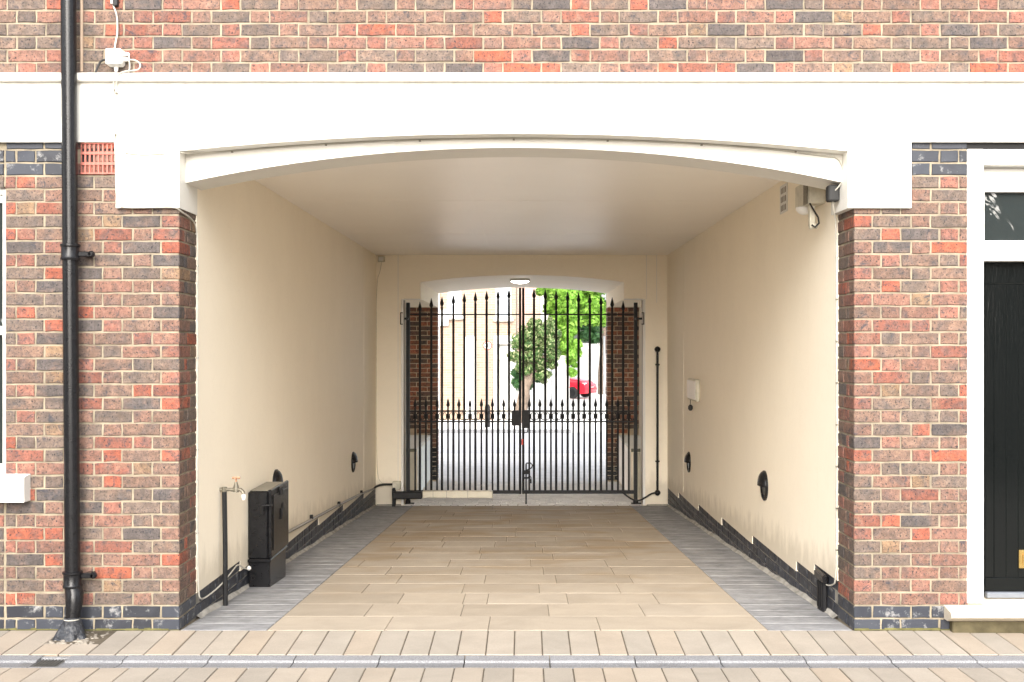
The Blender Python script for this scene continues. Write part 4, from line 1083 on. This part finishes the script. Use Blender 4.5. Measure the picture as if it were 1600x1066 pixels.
# pale brick house across the street
HY=28.0
def hq(px,py,d=HY+D0): return W(px,py,d)
def far_brick(name,c1,c2,mo):
    t=NT(name); co=t.coord(); mp=t.n('ShaderNodeMapping'); mp.inputs['Rotation'].default_value=(math.pi/2,0,0); t.l(co,mp.inputs[0])
    b_=t.n('ShaderNodeTexBrick'); b_.inputs['Scale'].default_value=1; b_.inputs['Brick Width'].default_value=.225; b_.inputs['Row Height'].default_value=.075; b_.inputs['Mortar Size'].default_value=.006
    b_.inputs['Color1'].default_value=c1+(1,); b_.inputs['Color2'].default_value=c2+(1,); b_.inputs['Mortar'].default_value=mo+(1,)
    t.l(mp.outputs[0],b_.inputs['Vector']); f=t.noise(co,9,3,.7); c=t.mix(t.ramp(f,[(.6,0),(.7,.55)]),b_.outputs['Color'],(.25,.19,.16)); t.color(c); t.rough(.9); return t.m
M_FB=far_brick('pale_stock_brick',(.32,.22,.155),(.24,.165,.12),(.36,.30,.24))
M_FB2=far_brick('pink_stock_brick',(.55,.36,.28),(.48,.30,.24),(.6,.54,.46))
h=thing0('terraced_house','pale brick terraced house across the street with white arched door and white sash windows','house')
hx1=hq(806,0).x
wins=[(700,721,380,494),(774,799,380,497)]
m=MB(); m.box(-9,hx1,HY,HY+7,-.6,9); obj('wall',m,M_FB,h,0)
for a,b_,t0,t1 in wins:
    p0=hq(a,t1); p1=hq(b_,t0); m=MB(); m.cbox(p0.x,p1.x,HY-.03,HY+.02,p0.z,p1.z,.01); wf=obj('window',m,M_WHITE,h)
    for k in range(2):
        for j in range(4):
            w_=(p1.x-p0.x-.1)/2; hh=(p1.z-p0.z-.1)/4
            m=MB(); m.box(p0.x+.05+k*w_+.01,p0.x+.05+(k+1)*w_-.01,HY-.036,HY-.031,p0.z+.05+j*hh+.015,p0.z+.05+(j+1)*hh-.015); obj('pane',m,simple('painted_reflection_glass',(.55,.6,.66),.1) if 'painted_reflection_glass' not in bpy.data.materials else bpy.data.materials['painted_reflection_glass'],wf,0)  # pale reflection is painted into the pane colour
    m=MB(); m.cbox(p0.x-.06,p1.x+.06,HY-.13,HY,p0.z-.09,p0.z,.01); obj('sill',m,M_CREAM,h)
    m=MB(); m.box(p0.x-.03,p1.x+.03,HY-.10,HY,p0.z-.12,p0.z-.091); obj('sill_shade_strip',m,M_MOD,h,0)  # grey strip paints in the shade under the sill
# arched door
def arched(px0,px1,pyt,pyb,name,mat,par,y):
    p0=hq(px0,pyb); p1=hq(px1,pyt); rr=(p1.x-p0.x)/2; cx=(p0.x+p1.x)/2; zc=p1.z-rr
    pts=[(p0.x,p0.z),(p1.x,p0.z)]+[(cx+rr*math.cos(a*math.pi/12),zc+rr*math.sin(a*math.pi/12)) for a in range(13)]
    m=MB(); m.prism(pts,'y',y,HY+.02); return obj(name,m,mat,par,30),p0,p1
o,p0,p1=arched(725,745,524,654,'arch_surround',M_CREAM,h,HY-.06)
o,p0,p1=arched(729,742,530,654,'white_door',M_WHITE,h,HY-.09)
m=MB(); q=hq(735,583); m.cbox(q.x-.06,q.x+.06,HY-.11,HY-.09,q.z-.1,q.z+.1,.01); obj('letter_box',m,M_GREYBOX,o)
po=MB(); a=hq(772,655); b_=hq(808,525); po.cbox(a.x,b_.x,HY-.35,HY-.0-.001,b_.z-.25,b_.z,.02); po.cbox(a.x,a.x+.16,HY-.30,HY,a.z-.1,b_.z-.25,.01); po.cbox(b_.x-.16,b_.x,HY-.30,HY,a.z-.1,b_.z-.25,.01); po.box(a.x+.16,b_.x-.16,HY-.12,HY,a.z-.1,b_.z-.25)
obj('portico',po,M_WHITE,h)
o2,p0,p1=arched(781,799,546,655,'portico_door',M_CREAM,h,HY-.15)
m=MB(); q=hq(790,563); m.box(q.x-.19,q.x+.19,HY-.17,HY-.15,q.z-.02,q.z+.02); obj('door_transom',m,M_GREYBOX,o2,0)
m=MB(); q=hq(692.5,497); m.cbox(q.x-.16,q.x+.16,HY-.12,HY,q.z-.24,q.z+.24,.02); tag(obj('alarm_box',m,M_PLAST),'white alarm box on the brick house across the street','alarm box')
m=MB(); q=hq(684,0); m.tube([(q.x,HY-.1,-.56),(q.x,HY-.1,7)],.06,8); obj('downpipe',m,M_WHITE,h)
# speed limit sign
sp=thing0('speed_limit_sign','round white 20 speed limit sign with red ring on a dark post','road sign')
q=W(761.5,540,31.5); sy=q.y
m=MB(); m.tube([(q.x,sy+.03,-.56),(q.x,sy+.03,q.z+.1)],.032,10); obj('post',m,simple('grey_post',(.16,.17,.18),.5),sp)
m=MB(); m.lathe((q.x,sy+.03,-.56),[(.075,0),(.075,.55),(.045,.62)],12); obj('post_base',m,M_IRONM,sp)
RX=Matrix.Rotation(math.pi/2,4,'X')
m=MB(); m.lathe((0,0,0),[(.128,0),(.128,.006)],32,Matrix.Translation((q.x,sy,q.z))@RX); obj('disc',m,M_RED,sp)
m=MB(); m.lathe((0,0,0),[(.098,.006),(.098,.009)],32,Matrix.Translation((q.x,sy,q.z))@RX); obj('face',m,M_WHITE,sp)
cu=bpy.data.curves.new('digits','FONT'); cu.body='20'; cu.size=.155; cu.align_x='CENTER'; cu.align_y='CENTER'; cu.extrude=.001; cu.offset=.003
to=bpy.data.objects.new('digits',cu); COL.objects.link(to); bpy.context.view_layer.update()
me=bpy.data.meshes.new_from_object(to); bpy.data.objects.remove(to); me.materials.clear(); me.materials.append(M_RUBBER)
o=link('digits',me,sp); o.location=(q.x,sy-.0105,q.z); o.rotation_euler=(math.pi/2,0,0)
# second house further down the side street
h2=thing0('terraced_house','pinkish brick house further back behind the small tree','house')
H2=44.0; x0,x1=W(770,0,H2+D0).x,W(845,0,H2+D0).x
m=MB(); m.box(x0,x1,H2,H2+8,-.6,9); obj('wall',m,M_FB2,h2,0)
m=MB(); m.box(x1,W(858,0,H2+D0).x,H2-.1,H2+8,-.6,9); obj('white_pilaster',m,M_WHITE,h2,0)
# garden walls
def gwall(label,pa,pb,z1,course=.45):
    t=thing0('garden_wall',label,'wall'); a=Vector(pa); b_=Vector(pb); L=(b_-a).length; ang=math.atan2(b_.y-a.y,b_.x-a.x)
    Mx=Matrix.Translation((a.x,a.y,0))@Matrix.Rotation(ang,4,'Z')
    m=MB(); m.box(0,L,0,.3,-.7,z1); m.v=[tuple(Mx@Vector(v)) for v in m.v]; obj('core',m,M_PAVE,t,0)
    n=int((z1+.7)/course)
    for k in range(n):
        z=-.7+k*course; x=0
        while x<L-.1:
            xl=min(x+1.6,L); m=MB(); m.cbox(x+.008,xl-.008,-.03,-.001,z+.010,z+course-.010,.006,Mx); obj('render_block',m,M_FWALL,t); x=xl
    m=MB(); m.cbox(-.05,L+.05,-.06,.36,z1,z1+.08,.01,Mx); obj('coping',m,M_FWALL,t)
gwall('white coursed garden wall behind the small tree, left of the red car',(W(800,0,37).x-.6,30.5),(W(889,0,41).x,34.4),1.25)
gwall('long white garden wall behind the red car',(W(870,0,62).x,55.6),(W(1030,0,58).x,50.5),1.75)
for px,d,top,base,lab in ((863,39,560,655,'thin grey post in front of the white wall left of the red car'),(944,46,525,617,'thin grey post at the right by the white wall')):
    a=W(px,top,d); m=MB(); m.tube([(a.x,d-D0,-.6),(a.x,d-D0,a.z)],.045,8); tag(obj('post',m,simple('grey_post2',(.3,.31,.33),.5) if 'grey_post2' not in bpy.data.materials else bpy.data.materials['grey_post2']),lab,'post')
# side street surface
m=MB(); m.add([(1.2,23.9,-.632),(30,23.9,-.632),(30,60,-.60),(.8,60,-.60)],[(0,1,2,3)]); struct('side_road',m,M_PAVE)
# trees
def leaves(mb,c,rad,n,s,rng,clumps=14,sq=1.0):
    cl=[]
    for _ in range(clumps):
        while True:
            p=Vector([rng.uniform(-1,1) for _ in range(3)])
            if .25<p.length<1: break
        cl.append((Vector((p.x*rad[0],p.y*rad[1],p.z*rad[2])),rng.uniform(.22,.42)))
    for i in range(n):
        k,rr_=cl[rng.randrange(clumps)]
        q=Vector([rng.gauss(0,1) for _ in range(3)]); q.normalize(); q*= rr_*min(rad)*1.2*rng.uniform(.6,1.05)
        p=Vector(c)+k+q
        nrm=(q.normalized()+Vector([rng.uniform(-.6,.6) for _ in range(3)])).normalized()
        a=nrm.orthogonal().normalized(); b_=nrm.cross(a); th_=rng.uniform(0,6.28)
        a,b_=a*math.cos(th_)+b_*math.sin(th_),b_*math.cos(th_)-a*math.sin(th_)
        l=s*rng.uniform(.6,1.3); mb.add([p-a*l,p-b_*l*.45,p+a*l,p+b_*l*.45],[(0,1,2,3)])
def tree(name,label,base,tr_h,tr_r,crowns,mat,seed,s,group=None):
    rng=random.Random(seed); t=thing0(name,label,'tree')
    m=MB(); top=Vector((base[0]+.1,base[1],base[2]+tr_h)); m.tube([base,(base[0]-.04,base[1],base[2]+tr_h*.3),(base[0]+.06,base[1],base[2]+tr_h*.7),top],[tr_r*1.3,tr_r,tr_r*.85,tr_r*.6],9)
    for c,rad,n in crowns:
        e=Vector(c); m.tube([top-Vector((0,0,tr_h*.25)),(top+e)/2+Vector((0,0,.1)),e],[tr_r*.5,tr_r*.35,tr_r*.12],6)
    obj('trunk',m,M_BARK,t,60)
    m=MB()
    for c,rad,n in crowns: leaves(m,c,rad,n,s,rng,max(9,int(n/140)))
    obj('crown',m,mat,t,0)
    return t
d=33.5; k=d/F
t1=W(816,655,d)
tree('small_tree','small tree with pale variegated leaves beside the white portico',(t1.x,t1.y,-.56),1.25,.19,
  [(W(838,526,d),(.66,.5,.36),7000),(W(862,560,d),(.25,.3,.3),1800),(W(846,506,d),(.4,.4,.2),2200),(W(820,552,d),(.40,.4,.55),5000),(W(856,552,d),(.34,.3,.40),4000),(W(840,578,d),(.45,.35,.32),3600)],M_VAR,3,.05)
d=31.6
tree('leafy_bush','dark green bush low beside the pale small tree',(W(822,640,33.8).x,33.8-D0,-.56),.8,.05,[(W(822,586,33.8),(.42,.3,.42),6000)],M_DKL,5,.055)
d=46
tree('climber_tree','bright green leafy tree hanging over the white walls',(W(872,640,47).x,47-D0+1.5,-.6),3.2,.16,
  [(W(880,480,41),(.6,.6,1.0),5000),(W(885,540,41),(.45,.5,.9),4200),(W(893,572,41),(.2,.3,.5),800),(W(905,470,44),(.9,.7,1.0),3000),(W(940,480,44),(.7,.6,1.0),2600),(W(880,430,44),(1.2,.7,1.0),2600),(W(930,425,44),(1.2,.7,1.0),2600)],M_IVY,9,.10)
tree('dark_tree','darker green tree seen behind the bright leaves',(W(950,640,51).x,55-D0,-.6),3.2,.16,[(W(918,505,49),(.9,.7,1.2),2600),(W(925,460,49),(1.1,.7,1.4),2600),(W(900,420,52),(2.4,.7,1.8),3500)],M_DKL,12,.12)
# red car
car=thing('parked_car','red hatchback parked by the white garden wall, seen past the gate','car',(0,0,0))
CY=1
body=MB()
prof=[(-1.9,.35),(-1.95,.62),(-1.9,.9),(-1.7,1.0),(-1.35,1.42),(-.2,1.46),(.6,1.05),(1.5,.92),(1.86,.74),(1.95,.5),(1.9,.26),(1.55,.22),(-1.5,.22)]
secs=[(-.84,.90),(-.80,.97),(-.6,1.0),(.6,1.0),(.80,.97),(.84,.90)]
n=len(prof); vv=[]
for y,s_ in secs:
    for x,z in prof:
        tuck=(max(0,z-.9)/.56)*.22*(1 if abs(y)>.7 else 0)*(-1 if y<0 else 1)
        vv.append((x*s_,y-tuck,.22+(z-.22)*(s_ if z<1.1 else 1-.02*(abs(y)>.7))))
ff=[tuple(range(n))[::-1],tuple((len(secs)-1)*n+i for i in range(n))]
for j in range(len(secs)-1):
    for i in range(n): l=(i+1)%n; ff.append((j*n+i,j*n+l,(j+1)*n+l,(j+1)*n+i))
body.add(vv,ff); obj('body',body,M_CAR,car,50)
m=MB(); m.prism([(-1.2,1.0),(.45,1.0),(-.2,1.36),(-1.1,1.34)],'y',-.70,-.665); m.prism([(-1.2,1.0),(.45,1.0),(-.2,1.36),(-1.1,1.34)],'y',.665,.70); m.add([(.68,-.55,1.06),(.68,.55,1.06),(-.16,.5,1.455),(-.16,-.5,1.455)],[(0,1,2,3)]); obj('windows',m,M_GLASS,car,0)
for x in (-1.2,1.22):
    for y in (-.80,.80):
        m=MB(); Mt=Matrix.Translation((x,y,.30))@RX
        m.lathe((0,0,0),[(.20,-.10),(.29,-.09),(.30,-.05),(.30,.05),(.29,.09),(.20,.10)],20,Mt); wh=obj('wheel',m,M_RUBBER,car)
        m=MB(); m.lathe((0,0,0),[(.19,-.104),(.19,.104)],12,Mt); obj('rim',m,M_IRONM,wh)
for y in (-.6,.6):
    m=MB(); m.cbox(1.66,1.84,y-.17,y+.17,.66,.80,.03); obj('headlight',m,M_CHROME,car)
m=MB(); m.cbox(1.86,1.915,-.45,.45,.32,.46,.01); obj('grille',m,M_RUBBER,car)
m=MB(); m.cbox(1.90,1.93,-.26,.26,.48,.58,.004); obj('number_plate',m,M_WHITE,car)
cp=W(895,612,50); car.rotation_euler=(0,0,math.radians(-26)); 
off=Matrix.Rotation(math.radians(-26),3,'Z')@Vector((1.22,-.8,0))*.86; car.scale=(.86,.86,.86); car.location=(cp.x-off.x,50-D0-off.y,-.6)

# ================================================================== BUILDING OPPOSITE (behind the camera, lights and reflects)
M_OB=far_brick('opposite_brick',(.25,.16,.12),(.20,.15,.12),(.36,.32,.27))
for x0,x1,lab in ((-17,-6.2,'brick mews house opposite on the left, mirrored in the glossy pipe'),(6.2,17,'brick mews house opposite on the right, mirrored in the door glass')):
    ob=thing0('opposite_house',lab,'house')
    m=MB(); m.box(x0,x1,-15,-11.5,-.3,7.4); obj('wall',m,M_OB,ob,0)
    for k in range(3):
        x=x0+1.8+k*3.1
        for z in (1.0,3.9):
            m=MB(); m.cbox(x-.6,x+.6,-11.5,-11.45,z,z+1.5,.01); wf=obj('window',m,M_WHITE,ob); m=MB(); m.box(x-.52,x+.52,-11.448,-11.44,z+.08,z+1.42); obj('pane',m,M_GLASS,wf,0)
m=MB(); m.box(-6.19,6.19,-24.5,-24.2,-.3,2.2); tag(obj('yard_wall',m,M_OB,None,0),'low brick yard wall across the mews behind the viewer','wall')
